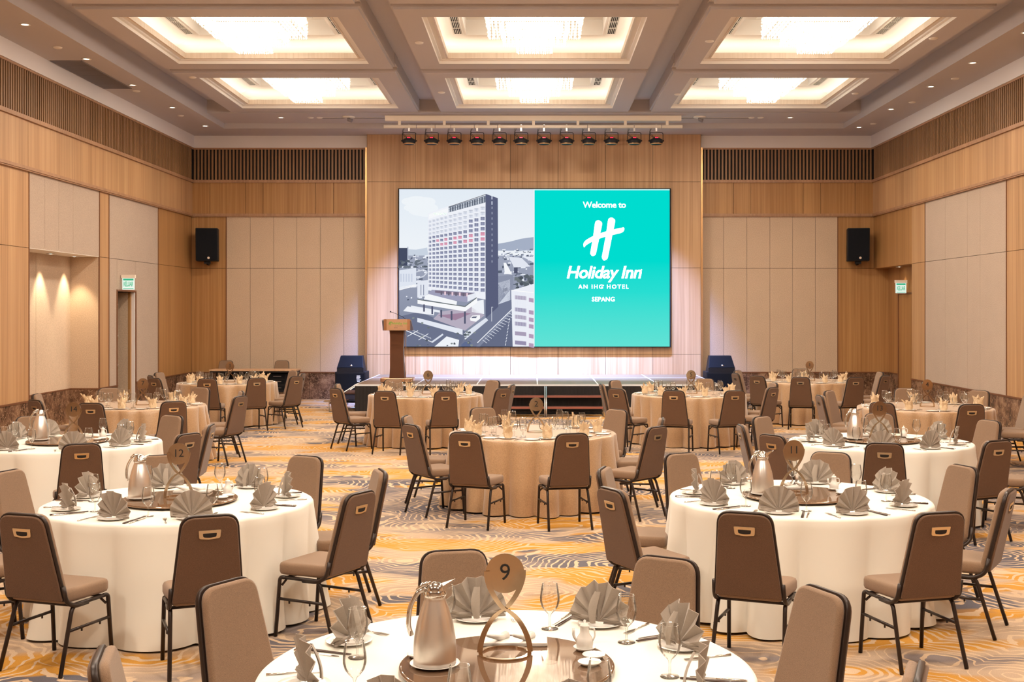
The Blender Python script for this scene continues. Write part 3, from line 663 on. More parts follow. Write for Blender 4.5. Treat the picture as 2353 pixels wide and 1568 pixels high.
for i in range(26): P.line([(130 + i * 7.5, 1190 + i * 3.3), (134 + i * 7.5, 1200 + i * 3.3)], 3, (228, 233, 244))
P.poly([(350, 1346), (450, 1262), (552, 1292), (545, 1346)], (240, 244, 251)); P.poly([(570, 1330), (600, 1305), (650, 1315), (650, 1346), (570, 1346)], (78, 92, 132)); P.up()
# facade, dark flank
P.poly([(297, 252), (768, 95), (768, 960), (297, 885)], (240, 243, 251)); P.poly([(768, 95), (868, 130), (872, 1000), (872, 1020), (768, 1115)], (70, 76, 108)); P.up()
P.poly([(465, 205), (768, 108), (768, 165), (465, 248)], (118, 128, 146)); P.poly([(305, 262), (460, 212), (460, 246), (305, 300)], (248, 250, 253)); P.up()
for i in range(30):
    x = 470 + i * 10; y = 205 - (x - 465) * .32; hh = 42 + i * .4
    P.line([(x, y + 6), (x, y + hh)], 3.5 if i % 3 else 7, (60, 68, 86) if i % 2 else (214, 222, 232))
P.line([(465, 203), (768, 100)], 5, (70, 76, 90)); P.line([(465, 226), (768, 130)], 3, (70, 76, 90))
for y in range(112, 660, 44): P.line([(820, y), (820, y + 28 - (y > 160) * 10)], 8 if y < 160 else 4, (210, 218, 236))
P.up()
xsn = [313, 345, 376, 409, 443, 481, 518, 559, 601, 647, 693, 744]
for r_ in range(17):
    for c_, x in enumerate(xsn):
        f_ = (x - 300) / 468; yl = 328 + (845 - 328) * r_ / 16; yr = 208 + (885 - 208) * r_ / 16; y = yl + (yr - yl) * f_
        wd = 20 + 15 * f_; hh = 19 + 9 * f_
        c = (214, 220, 234) if r_ < 2 or (r_ < 4 and c_ < 11 and f_ < .7) else (126, 132, 164)
        if r_ in (5, 6) and (c_ * 7 + r_) % 5 > 1 and c_ > 1: c = (222, 140, 168)
        P.rect(x - wd / 2, y - hh / 2, x + wd / 2, y + hh / 2, c)
        P.k += .2; P.rect(x - wd / 2, y - hh / 2, x + wd / 2, y - hh / 2 + hh * .3, tuple(min(255, q_ - 26) for q_ in c)); P.rect(x - 1, y - hh / 2, x + 1, y + hh / 2, (170, 176, 200)); P.k -= .2
    P.k += .0
P.up()
for c_ in range(13):
    x = (300 + [313, 345][0]) / 2 if c_ == 0 else ((xsn[c_ - 1] + xsn[c_]) / 2 if c_ < 12 else 766)
    f_ = (x - 300) / 468; P.line([(x, 312 - 120 * f_), (x, 880 + 40 * f_)], 3.2, (222, 227, 240))
P.up()
# podium, canopy, forecourt
P.poly([(330, 880), (680, 905), (620, 985), (280, 930)], (150, 150, 180)); P.poly([(400, 1060), (650, 1020), (760, 1090), (600, 1215), (340, 1120)], (176, 166, 186)); P.poly([(655, 980), (752, 962), (756, 1080), (655, 1062)], (240, 243, 250)); P.up()
P.poly([(355, 885), (690, 912), (680, 940), (355, 905)], (110, 96, 120)); P.poly([(380, 1090), (600, 1068), (650, 1075), (520, 1130)], (150, 118, 146)); P.up()
for i in range(9): P.rect(400 + i * 30, 893 + i * 2, 414 + i * 30, 922 + i * 2, (232, 200, 214) if i % 2 else (90, 84, 104))
P.up()
P.poly([(270, 935), (300, 915), (535, 975), (530, 1005), (270, 960)], (246, 248, 252)); P.poly([(212, 962), (600, 1020), (700, 945), (700, 985), (600, 1058), (212, 995)], (250, 251, 254)); P.poly([(620, 925), (690, 905), (690, 945), (620, 980)], (232, 236, 246)); P.up()
P.line([(212, 960), (600, 1018), (696, 945)], 7, (84, 94, 96)); P.poly([(130, 1015), (350, 1060), (345, 1090), (95, 1055)], (240, 243, 250)); P.poly([(160, 1010), (395, 1050), (395, 1068), (155, 1030)], (236, 240, 248)); P.up()
for x, y0, y1 in ((406, 1045, 1108), (490, 1055, 1130), (599, 1058, 1158), (265, 1000, 1060), (332, 1015, 1080)): P.rect(x - 7, y0, x + 7, y1, (66, 70, 98))
P.poly([(210, 1110), (580, 1205), (580, 1250), (210, 1145)], (228, 233, 245)); P.poly([(590, 1240), (770, 1110), (790, 1130), (600, 1290)], (222, 228, 241))
P.poly([(640, 1115), (660, 1092), (722, 1088), (722, 1118), (690, 1142), (645, 1135)], (250, 251, 254)); P.line([(818, 1020), (818, 1140)], 4, (228, 233, 244)); P.line([(818, 1022), (830, 1024)], 4, (228, 233, 244)); P.up()
P.poly([(650, 1112), (664, 1100), (700, 1098), (690, 1112)], (84, 90, 116))
for i in range(26):
    x = rnd.choice([rnd.uniform(130, 330), rnd.uniform(420, 700), rnd.uniform(600, 680)]); y = rnd.uniform(1090, 1340) if x < 330 else rnd.uniform(1180, 1340); r_ = rnd.uniform(5, 14)
    P.poly([(x + r_ * rnd.uniform(.7, 1.3) * math.cos(a * PI / 4), y + r_ * rnd.uniform(.5, 1) * math.sin(a * PI / 4)) for a in range(8)], rnd.choice([(88, 98, 104), (120, 130, 132), (66, 76, 88)])); P.k += .1
P.up()
# garage on the near side
P.poly([(978, 885), (1060, 862), (1165, 830), (1165, 1346), (990, 1346), (985, 1180)], (236, 239, 249)); P.up()
for j, y in enumerate((945, 1045, 1105, 1160, 1240, 1315)):
    P.poly([(1008, y - 20), (1100, y - 10), (1100, y + 22), (1008, y + 12)], (140, 132, 166) if j % 2 else (160, 148, 176)); P.poly([(1122, y + 2), (1165, y + 8), (1165, y + 42), (1122, y + 34)], (172, 146, 178))
P.up()
for x in range(1012, 1100, 9): P.line([(x, 900), (x, 1190)], 2, (226, 230, 243))
P.line([(980, 884), (1165, 905)], 6, (255, 255, 255))
# divider and green panel
P.up(); P.rect(1160, 57, 1168, 1346, (240, 245, 250)); P.rect(1168, 57, 2272, 66, (190, 245, 245)); P.rect(1168, 66, 2272, 640, (0, 220, 207), (0, 220, 207)); P.rect(1168, 640, 2272, 900, (0, 219, 207), (40, 222, 210)); P.rect(1168, 900, 2272, 1346, (40, 222, 210), (98, 226, 213))
pic = P.build('screen_picture', scr)
M['lit_white'] = mat('lit_white', (1, 1, 1), .5, emit=(1, 1, 1), es=1.15)
M['lit_teal'] = mat('lit_pale_teal', (.5, .7, .6), .5, emit=(.45, .75, .62), es=.9)
def scr_text(body, x, y, size, offset, shear=0.0, space=1.0, m='lit_white', name='lettering', sx=1.0):
    me = text_mesh(body, size, m, .0005, offset, shear, 'CENTER', space); o = link(name, me, scr)
    q = P.pt(x, y); o.location = (q[0], -.022, q[2]); o.rotation_euler = (PI / 2, 0, 0); o.scale = (sx, 1, 1); return o
u = (xs1 - xs0) / 2214
scr_text('Welcome to', 1740, 187, .2, .0035, 0, .97, sx=1.0)
scr_text('Holiday Inn', 1732, 742, .40, .0075, .22, .95, sx=1.0)
scr_text('AN IHG HOTEL', 1732, 857, .135, .002, 0, 1.32)
scr_text('SEPANG', 1730, 960, .142, .0022, 0, 1.05)
scr_text('Holiday Inn', 395, 258, .075, .001, .2, .9, 'lit_teal')
for k, (x, y, d) in enumerate(((1760, 632, .05), (2042, 718, .04), (1731, 846, .03))): scr_text('\u00ae' if k != 0 else '.', x, y, d, .001)
emb = MB()
for e_ in EMBLEM:
    c0 = P.pt(1735, 466); S = .70
    emb.add([(c0[0] + a * S, -.024, c0[2] + b * S) for a, b in e_], [(i, i + 1, len(e_) - 2 - i, len(e_) - 1 - i) for i in range(len(e_) // 2 - 1)])
obj('emblem', emb, 'lit_white', scr)
# ---- lectern
le = thing('lectern', (-2.83, 24.75, ZS), 'dark brown column lectern with copper front plate on the stage', 'lectern')
obj('base', MB().prism(roundpoly([(-.34, -.18), (.26, -.24), (.34, -.18), (.34, .2), (-.34, .2)], .04), .02, .1, bev=.01), 'copper', le)
obj('foot', MB().box(-.28, .26, -.16, .16, 0, .03), 'black', le)
cp = MB()
for i in range(13):
    z = .1 + i * 1.0 / 12; w_ = .155 - .022 * math.sin(PI * min(1, i / 12)) ; w_ -= .012 * (i / 12)
    cp.v += [(-w_, -.13, z), (w_, -.13, z), (w_, .12, z), (-w_, .12, z)]
for i in range(12):
    for k in range(4): cp.f.append((4 * i + k, 4 * i + (k + 1) % 4, 4 * i + 4 + (k + 1) % 4, 4 * i + 4 + k)); cp.sm.append(False)
obj('column', cp, 'lectern', le)
for s in (-1, 1): obj('side_rail', MB().tube([(s * (.165 if i in (0, 8) else .15 if s < 0 else .17) , .0, .1 + i * .125) for i in range(9)], .008), 'copper', le)
obj('front_plate', MB().prism([(-.28 + .02, -.2), (-.2, -.235), (.22, -.235), (.28, -.2), (.28, -.18), (-.26, -.18)], 1.08, 1.31), 'copper', le)
obj('reading_top', MB().add([(-.3, -.19, 1.3), (.3, -.19, 1.3), (.3, .28, 1.1), (-.34, .28, 1.1), (-.3, -.19, 1.27), (.3, -.19, 1.27), (.3, .28, 1.07), (-.34, .28, 1.07)], [(0, 1, 2, 3), (4, 7, 6, 5), (0, 4, 5, 1), (1, 5, 6, 2), (2, 6, 7, 3), (3, 7, 4, 0)]), 'grey_metal', le)
em2 = MB()
for e_ in EMBLEM: em2.add([(-.12 + a * .06, -.237, 1.225 + b * .06) for a, b in e_], [(i, i + 1, len(e_) - 2 - i, len(e_) - 1 - i) for i in range(len(e_) // 2 - 1)])
obj('emblem', em2, 'logo_green', le)
for body, x, z, s_, mm, sh in (('Holiday Inn', .065, 1.225, .068, 'logo_green', .2), ('AN IHG HOTEL', .05, 1.172, .024, 'logo_grey', 0), ('SEPANG', -.01, 1.135, .02, 'logo_grey', 0)):
    o = link('lettering', text_mesh(body, s_, mm, .0004, .0008, sh), le); o.location = (x, -.237, z); o.rotation_euler = (PI / 2, 0, 0)
obj('gooseneck', MB().tube([(.2, .05, 1.2), (.19, .03, 1.29), (.1, 0, 1.36), (-.02, -.03, 1.42), (-.13, -.05, 1.46)], .005), 'black', le)
obj('microphone', MB().lathe([(0, -.014), (.013, -.01), (.014, 0), (.013, .01), (0, .014)], 12, (-.14, -.05, 1.465)), 'black', le)
# ---- lighting bar with spotlights
YBAR = 25.95; zb = lambda py: H + (HY - py) * YBAR / F; xbar = lambda px: (px - CX) * YBAR / F
bar = thing('lighting_bar', (0, YBAR, 0), 'long cream double lighting bar hung from the ceiling before the stage', 'lighting bar')
obj('upper_beam', MB().box(xbar(885), xbar(1565), -.06, .06, zb(278), zb(266.5)), 'barwhite', bar)
obj('lower_pipe', MB().tube([(xbar(882), 0, zb(291)), (xbar(1568), 0, zb(291))], .036, 12), 'barwhite', bar)
for px in (918, 1021, 1122, 1226, 1328, 1437, 1533): obj('bracket', MB().box(xbar(px) - .03, xbar(px) + .03, -.02, .02, zb(290), zb(277)), 'barwhite', bar)
for px in (915, 1226, 1533): obj('hanger_rod', MB().tube([(xbar(px), 0, zb(267)), (xbar(px), 0, ZP)], .01), 'grey_metal', bar)
for px in (957, 1000, 1036, 1090, 1143, 1250, 1350, 1457, 1520): obj('pipe_joint', MB().lathe([(.038, -.006), (.038, .006)], 12).__class__().tube([(xbar(px) - .005, 0, zb(291)), (xbar(px) + .005, 0, zb(291))], .0385, 12), 'grey_metal', bar)
sp = link('stage_spotlight', None)       # origin on the pipe
obj('clamp', MB().box(-.018, .018, -.02, .02, -.1, .04), 'steel', sp)
obj('bolt', MB().lathe([(0, -.012), (.012, 0), (0, .012)], 8, (0, -.01, -.115)), 'chrome', sp)
obj('yoke', MB().tube(fillet([(-.145, 0, -.33), (-.145, 0, -.13), (.145, 0, -.13), (.145, 0, -.33)], .04), .007, 6), 'black', sp)
obj('housing', MB().lathe([(0, -.225), (.05, -.235), (.085, -.26), (.135, -.285), (.142, -.34), (.13, -.37), (.128, -.385), (.1, -.388), (0, -.36)], 22), 'black', sp)
obj('bezel', MB().lathe([(.128, -.362), (.133, -.372), (.128, -.386), (.11, -.39)], 22), 'brass', sp)
obj('indicator', MB().box(-.035, .035, -.1, -.07, -.262, -.24), 'red', sp)
for s in (-1, 1): obj('knob', MB().tube([(s * .14, 0, -.31), (s * .17, 0, -.31)], .014, 8), 'black', sp)
obj('cable', MB().tube(fillet([(.06 if 0 else -.13, .01, -.04), (-.15, .01, -.15), (-.1, 0, -.22), (-.03, 0, -.235)], .06), .005, 5).tube(fillet([(-.1, .015, -.04), (-.14, .02, -.12), (-.09, .02, -.2), (.04, .03, -.22)], .06), .004, 5), 'black', sp)
SPM = Maker(sp)
ords = ['first', 'second', 'third', 'fourth', 'fifth', 'sixth', 'seventh', 'eighth', 'ninth', 'tenth', 'eleventh', 'twelfth']
for i, px in enumerate([940, 992, 1044, 1096.5, 1148, 1197.5, 1250, 1302, 1353, 1405, 1457.5, 1508]):
    SPM.put((xbar(px), YBAR, zb(291) + .0), 0, 'black round stage spotlight, %s along the bar counted from the alcove wall' % ords[i], 'spotlight', 'spotlights on the lighting bar')
# ---- loudspeakers
def badge(par, x, y, z): o = obj('badge', MB().tube([(x, y, z), (x, y - .006, z)], .028, 16), 'steel', par); return o
for x, sgn, lab in ((-4.17, 1, 'alcove-wall'), (4.24, -1, 'corner-door')):
    s = thing('subwoofer', (x, 27.35, 0), 'black subwoofer box on the floor at the %s end of the stage' % lab, 'loudspeaker')
    obj('cabinet', MB().prism(roundpoly([(-.345, -.27), (.345, -.27), (.345, .35), (-.345, .35)], .02, 2), .03, .7, bev=.01), 'black', s)
    obj('front_grille', MB().box(-.32, .32, -.278, -.268, .22, .66), 'blackgrille', s)
    obj('port', MB().box(-.2, .2, -.274, -.269, .08, .17), 'dark', s)
    for a in (-.28, .28):
        for b in (-.2, .28): obj('foot', MB().lathe([(.03, 0), (.03, .04)], 10, (a, b, 0)), 'black', s)
    if sgn > 0:
        for k, (dx, wd) in enumerate(((0, .08), (.0, .09), (-.01, .07), (.01, .1), (0, .06))): obj('label_print', MB().box(.19 + dx - wd / 2, .19 + dx + wd / 2, -.2805, -.28, .6 - k * .03, .617 - k * .03), 'white_print', s)
    o = thing('stage_monitor', (x, 27.3, .7), 'black wedge monitor speaker lying on the %s subwoofer' % lab, 'loudspeaker')
    obj('cabinet', MB().add([(-.3, -.22, 0), (.3, -.22, 0), (.3, .25, 0), (-.3, .25, 0), (-.3, -.22, .09), (.3, -.22, .09), (.25, .02, .36), (-.25, .02, .36), (.25, .2, .36), (-.25, .2, .36)], [(0, 3, 2, 1), (0, 1, 5, 4), (4, 5, 6, 7), (7, 6, 8, 9), (9, 8, 2, 3), (1, 2, 8, 6, 5), (0, 4, 7, 9, 3)]), 'black', o)
    obj('front_grille', MB().add([(-.285, -.222, .1), (.285, -.222, .1), (.24, .005, .352), (-.24, .005, .352)], [(0, 1, 2, 3)]), 'blackgrille', o)
    badge(o, .02, -.19, .135)
for px, lab, rz in ((475, 'alcove-wall', .18), (1973, 'corner-door', -.18)):
    x = (px - CX) * 27.75 / F
    s = thing('wall_speaker', (x, 27.78, 3.62), 'black loudspeaker bracketed high in the %s corner' % lab, 'loudspeaker', None, rz)
    tl = math.radians(6)
    tx = lambda a, b, d: (a, -d * math.cos(tl) - b * math.sin(tl) * 0 + (-.03 - b * .1), b)
    obj('cabinet', MB().prism(roundpoly([(-.25, -.38), (.25, -.38), (.25, .38), (-.25, .38)], .02, 2), -.28, .08, tx, .012), 'black', s)
    obj('front_grille', MB().prism(roundpoly([(-.23, -.36), (.23, -.36), (.23, .36), (-.23, .36)], .02, 2), .08, .086, tx), 'blackgrille', s)
    obj('badge', MB().add([tx(.04 + .028 * math.cos(k * PI / 8), -.31 + .028 * math.sin(k * PI / 8), .092) for k in range(16)], [tuple(range(16))]), 'steel', s)
    obj('bracket', MB().tube([(0, .1, -.39), (0, .12, -.44), (0, .4, -.44)], .03, 8).box(-.07, .07, .02, .16, -.44, -.38), 'black', s)
# ---- exit signs
def exit_sign(x, y, z, rz, lab):
    s = thing('exit_sign', (x, y, z), lab, 'exit sign', None, rz)
    obj('housing', MB().box(-.135, .135, -.03, .03, .1, .165), 'barwhite', s)
    obj('lit_panel', MB().box(-.118, .118, -.008, .008, -.125, .1), 'exit_white', s)
    obj('green_band', MB().box(-.1, .1, -.011, -.009, .055, .09).box(-.1, .1, -.011, -.009, -.11, -.098), 'exit_green', s)
    o = link('lettering', text_mesh('KELUAR', .062, 'exit_green', .0004, .0012, 0, 'CENTER', .95), s); o.location = (0, -.011, -.02); o.rotation_euler = (PI / 2, 0, 0); o.scale = (.86, 2.1, 1)
exit_sign(XLW + .16, 23.35, 2.62, 0, 'lit green KELUAR exit sign above the narrow door in the alcove wall')
exit_sign(XRW + .13, 26.55, 2.6, 0, 'lit green KELUAR exit sign over the door recessed in the corner')
# ---- writing desk on the back wall
dk = thing('training_table', (-6.3, 27.0, 0), 'long wood-topped folding table against the back wall by the alcove-wall corner', 'table')
obj('tabletop', MB().prism(roundpoly([(-.98, -.25), (.98, -.25), (.98, .3), (-.98, .3)], .01, 2), .735, .765), 'desk_top', dk)
obj('table_apron', MB().box(-.96, .96, -.23, .28, .7, .735), 'black', dk); obj('modesty_panel', MB().box(-.85, .85, .2, .215, .42, .7), 'black', dk)
for a in (-.93, .93):
    for b in (-.2, .25): obj('leg', MB().box(a - .02, a + .02, b - .02, b + .02, 0, .72), 'chair_frame', dk)
am_ = thing('audio_rack', (-5.75, 27.1, 0), 'black audio rack boxes stacked under the wood-topped table', 'audio equipment')
obj('rack_case', MB().box(-.2, .16, -.2, .25, .25, .66), 'black', am_)
obj('rack_legs', MB().box(-.19, -.16, -.18, .2, 0, .25).box(.12, .15, -.18, .2, 0, .25), 'black', am_)
for z in (.3, .44, .56): obj('rack_unit', MB().box(-.18, .14, -.208, -.2, z, z + .09), 'blackgrille', am_); obj('rack_strip', MB().box(-.12, .06, -.211, -.208, z + .05, z + .056), 'steel', am_)

# ---------------------------------------------------------------- chair
def make_chair():
    c = link('banquet_chair', None)
    Lb = math.hypot(.115, .51); uy, uz = -.115 / Lb, .51 / Lb
    bx = lambda a, s, d: (a, -.188 + s * uy + d * uz, .42 + s * uz - d * uy)     # d>0 faces the sitter
    out = roundpoly([(-.205, 0), (.205, 0), (.158, .522), (-.158, .522)], [.012, .012, .075, .075], 6)
    out_in = roundpoly([(-.194, .006), (.194, .006), (.148, .512), (-.148, .512)], [.012, .012, .068, .068], 6)
    obj('backrest', MB().prism(out_in, .008, .046, bx, .014, True), 'chair_fabric', c)
    hs_ = obj('back_panel', MB().prism(out_in, -.006, -.024, bx, .006, True), 'chair_back', c)
    fr = MB().prism(out, -.010, .012, bx, .004, True)
    for s in (-1, 1): fr.tube(fillet([bx(s * .2, .09, 0), bx(s * .204, -.005, 0), (s * .205, -.12, .378), (s * .2, .0, .375)], .09, 6), .0135, 8)
    obj('back_frame', fr, 'chair_frame', c)
    hz = .415
    plate = roundpoly([(-.058, hz - .024), (0, hz - .031), (.058, hz - .024), (.062, hz + .026), (-.062, hz + .026)], [.01, .02, .01, .006, .006], 3)
    hp = obj('handle', MB().prism(plate, -.024, -.029, bx, .002), 'handle', c)
    slot = roundpoly([(-.036, hz - .014), (0, hz - .019), (.036, hz - .014), (.038, hz + .008), (-.038, hz + .008)], [.008, .015, .008, .003, .003], 3)
    obj('handle_slot', MB().prism(slot, -.0292, -.0302, bx), 'dark', hp)
    so = roundpoly([(-.19, -.185), (.19, -.185), (.22, .195), (-.22, .195)], [.03, .03, .06, .06], 6)
    obj('seat', MB().prism(so, .398, .478, bev=.022, smooth=True), 'chair_fabric', c)
    sf = MB()
    for s in (-1, 1): sf.tube([(s * .196, -.1, .382), (s * .202, .14, .382)], .0125, 8)
    sf.tube([(-.2, .12, .385), (.2, .12, .385)], .01, 6).tube([(-.19, -.12, .383), (.19, -.12, .383)], .01, 6)
    sf.tube(fillet([(-.2, .165, .33), (-.14, .15, .385), (.14, .15, .385), (.2, .165, .33)], .05), .008, 6)
    obj('seat_frame', sf, 'chair_frame', c)
    for s in (-1, 1):
        obj('leg', MB().tube(fillet([(s * .202, .13, .382), (s * .203, .178, .382), (s * .21, .208, 0.003)], .06, 5), .0125, 8), 'chair_frame', c)
        obj('leg', MB().tube(fillet([(s * .197, -.03, .382), (s * .196, -.125, .382), (s * .212, -.245, 0.003)], .06, 5), .0125, 8), 'chair_frame', c)
        st = MB().tube([(s * .207, .192, .245), (s * .206, -.168, .245)], .0095, 8)
        for yy in (.1, -.06): st.tube([(s * .208, yy, .245), (s * .208, yy, .222)], .006, 6)
        obj('stretcher', st, 'chair_frame', c)
    return c
CHAIR = Maker(make_chair())
# ---------------------------------------------------------------- tableware
def glassware(name, prof, n=20):
    o = link(name, None); k = next(i for i, p in enumerate(prof) if p[2] == 'b')
    obj('bowl', MB().lathe([(r, z) for r, z, _ in prof[k:]], n), 'glass', o)
    obj('stem', MB().lathe([(r, z) for r, z, _ in prof[:k + 1]], 14), 'glass', o)
    return o
GOB = Maker(glassware('water_goblet', [(0, .001, ''), (.034, .001, ''), (.035, .003, ''), (.008, .007, ''), (.0042, .014, ''), (.004, .05, ''), (.007, .062, 'b'), (.02, .074, ''), (.034, .092, ''), (.0405, .115, ''), (.0405, .135, ''), (.036, .165, ''), (.0315, .187, ''), (.0318, .1885, ''), (.0325, .187, '')]))
WINE = Maker(glassware('wine_glass', [(0, .001, ''), (.034, .001, ''), (.035, .003, ''), (.008, .007, ''), (.0042, .014, ''), (.0038, .078, ''), (.007, .09, 'b'), (.024, .104, ''), (.037, .125, ''), (.041, .148, ''), (.038, .175, ''), (.031, .205, ''), (.0315, .2062, ''), (.032, .205, '')]))
TUMB = Maker(glassware('short_goblet', [(0, .001, ''), (.03, .001, ''), (.031, .003, ''), (.007, .007, ''), (.0045, .012, ''), (.0045, .036, ''), (.008, .045, 'b'), (.026, .058, ''), (.037, .082, ''), (.038, .1, ''), (.034, .13, ''), (.0345, .131, '')]))
def fan(seed, spine=True):
    r = random.Random(seed); o = link('fan_napkin', None); mb = MB(); n = 7; Rr = .142
    vs_ = []; cols = 2 * n + 1; rows = 5
    tilt = r.uniform(-.12, .12)
    for i in range(cols):
        a = PI * (1 - i / (cols - 1)) * 1.0 + tilt * math.sin(PI * i / (cols - 1)) * .3
        amp = (.0145 if i % 2 else -.0145) * r.uniform(.75, 1.25)
        rr = Rr * (1 - .035 * (i % 2)) * (1 + .12 * math.sin(PI * i / (cols - 1))) * r.uniform(.97, 1.03)
        for j in range(rows):
            f_ = j / (rows - 1); z = .012 + max(0, math.sin(a)) * rr * f_ + .006 * f_
            y = amp * f_ ** .8 + .012 - .02 * f_ * math.sin(a)
            vs_.append((math.cos(a) * rr * f_ * .93, y, z))
    for s in (0, 1):
        off = .0035 * s
        base_ = len(mb.v); mb.v += [(x, y + off, z) for x, y, z in vs_]
        for i in range(cols - 1):
            for j in range(rows - 1):
                a = base_ + i * rows + j; mb.f.append((a, a + rows, a + rows + 1, a + 1)); mb.sm.append(False)
    for i in range(cols - 1):
        a = i * rows + rows - 1; b = a + rows; k = cols * rows
        mb.f.append((a, b, b + k, a + k)); mb.sm.append(False)
    obj('pleated_fan', mb, 'grey_napkin', o)
    # folded foot layers at both ends and the prop band behind
    ft = MB()
    for s in (-1, 1):
        for q in range(3):
            z = .008 + q * .009; w_ = .125 - q * .006
            ft.tube([(s * .02, .012, z), (s * w_ * .6, .0 + .01 * q, z + .002), (s * w_, .014 - .006 * q, z + .004)], [.004, .008, .006], 6)
    obj('folded_foot', ft, 'grey_napkin', o)
    if spine:
        sp_ = MB(); P_ = []
        for k in range(8):
            f_ = k / 7; z = .015 + .125 * (1 - f_) ** .9; y = .024 + .035 * math.sin(f_ * PI / 2); w_ = .013 + .006 * math.sin(PI * f_)
            x = .012 * math.sin(f_ * 2.5) * (1 if seed % 2 else -1); P_ += [(x - w_, y, z), (x, y + .009, z), (x + w_, y, z)]
        sp_.add(P_, [(3 * k + a, 3 * k + a + 1, 3 * k + a + 4, 3 * k + a + 3) for k in range(7) for a in (0, 1)], True)
        obj('prop_fold', sp_, 'grey_napkin', o)
    return o
FANS = [Maker(fan(s)) for s in (1, 2, 3)]
def crown(seed):
    r = random.Random(seed); o = link('crown_napkin', None)
    mb = MB(); n = 20; prof = [(.03, .0), (.04, .01), (.043, .035), (.04, .06), (.036, .075)]
    vs_ = []; 
    for rr, z in prof:
        for k in range(n): a = 2 * PI * k / n; q = 1 + .09 * math.sin(a * 3 + z * 40) ; vs_.append((rr * q * math.cos(a), rr * q * math.sin(a), z + .006 * math.sin(a * 2)))
    mb.add(vs_, [(i * n + k, i * n + (k + 1) % n, (i + 1) * n + (k + 1) % n, (i + 1) * n + k) for i in range(len(prof) - 1) for k in range(n)], False)
    obj('wrapped_base', mb, 'gold_napkin', o)
    for k in range(6):
        a = 2 * PI * k / 6 + r.uniform(-.3, .3); ln = r.uniform(.075, .125) * (.72 if k % 3 == 0 else 1); lean = r.uniform(.015, .05) * (1.3 if k % 2 else .6)
        ca, sa = math.cos(a), math.sin(a); pts = []
        for j in range(5):
            f_ = j / 4; w_ = .046 * (1 - f_) ** .7 + .0005; rad = .022 + lean * f_ ** 1.3; z = .035 + ln * f_
            for q, bulge in ((-1, -.006), (0, .012), (1, -.006)): pts.append(((rad + bulge) * ca - q * w_ * sa, (rad + bulge) * sa + q * w_ * ca, z))
        pe = MB().add(pts, [(3 * j + q, 3 * j + q + 1, 3 * j + q + 4, 3 * j + q + 3) for j in range(4) for q in (0, 1)], False)
        obj('petal', pe, 'gold_napkin', o)
    return o
def big(o):
    for c in o.children: c.scale = (1.12, 1.12, 1.12)
    return o
CROWNS = [Maker(big(crown(s))) for s in (1, 5, 8)]
PLATE = Maker(obj('plate', MB().lathe([(0, .004), (.05, .004), (.055, .004), (.062, .007), (.092, .014), (.0935, .0125), (.06, .002), (.05, 0), (0, 0)], 32), 'china'))
SPLATE = Maker(obj('side_plate', MB().lathe([(0, .004), (.045, .004), (.052, .006), (.078, .012), (.0795, .0105), (.05, .001), (0, 0)], 28), 'china'))
def cutl(kind):
    o = link(kind, None)
    if kind == 'table_knife':
        obj('blade', MB().prism([(-.004, .0), (.008, .0), (.009, .085), (.004, .1), (-.004, .095)], .001, .0028), 'cutlery', o)
        obj('knife_handle', MB().tube([(0, -.105, .004), (0, -.1, .004), (0, -.03, .004), (0, .005, .003)], [.003, .0055, .0045, .003], 8), 'cutlery', o)
    else:
        obj('fork_handle', MB().tube([(0, -.1, .003), (0, -.06, .004), (0, .02, .005)], [.0055, .004, .002], 6), 'cutlery', o)
        mb = MB().prism([(-.004, .02), (.004, .02), (.011, .045), (.011, .055), (-.011, .055), (-.011, .045)], .003, .005)
        for k in range(4): mb.box(-.0105 + k * .0062, -.008 + k * .0062, .055, .095, .003, .0048)
        obj('tines', mb, 'cutlery', o)
    return o
KNIFE, FORK = Maker(cutl('table_knife')), Maker(cutl('fork'))
CHOP = Maker(obj('chopstick', MB().tube([(0, -.12, .0045), (0, .12, .0045)], [.0042, .0026], 6), 'chopstick'))
def pitcher():
    o = link('steel_pitcher', None)
    obj('body', MB().lathe([(0, 0), (.074, 0), (.077, .006), (.0775, .03), (.0775, .031), (.078, .06), (.075, .1), (.066, .15), (.052, .2), (.04, .232), (.036, .246), (.038, .25)], 32), 'steel', o)
    obj('neck_ring', MB().lathe([(.038, .246), (.042, .252), (.041, .262), (.036, .27)], 24), 'chrome', o)
    obj('lid', MB().lathe([(.036, .268), (.033, .282), (.022, .294), (0, .3)], 20), 'chrome', o)
    obj('spout', MB().add([(.02, -.03, .262), (.02, .03, .262), (.075, .008, .3), (.075, -.008, .3), (.02, -.022, .284), (.02, .022, .284), (.078, 0, .304)], [(0, 3, 2, 1), (0, 4, 6, 3), (1, 2, 6, 5), (2, 3, 6), (4, 5, 6)]), 'chrome', o)
    obj('pour_handle', MB().tube(fillet([(-.03, 0, .275), (-.06, 0, .272), (-.095, 0, .22), (-.1, 0, .15), (-.088, 0, .115)], .05, 5), [.011] * 20 + [.008] * 20 if 0 else .009, 8), 'chrome', o)
    obj('thumb_lever', MB().tube([(-.015, 0, .296), (-.045, 0, .292), (-.07, 0, .275)], [.008, .009, .004], 8), 'chrome', o)
    return o
PITCH = Maker(pitcher())
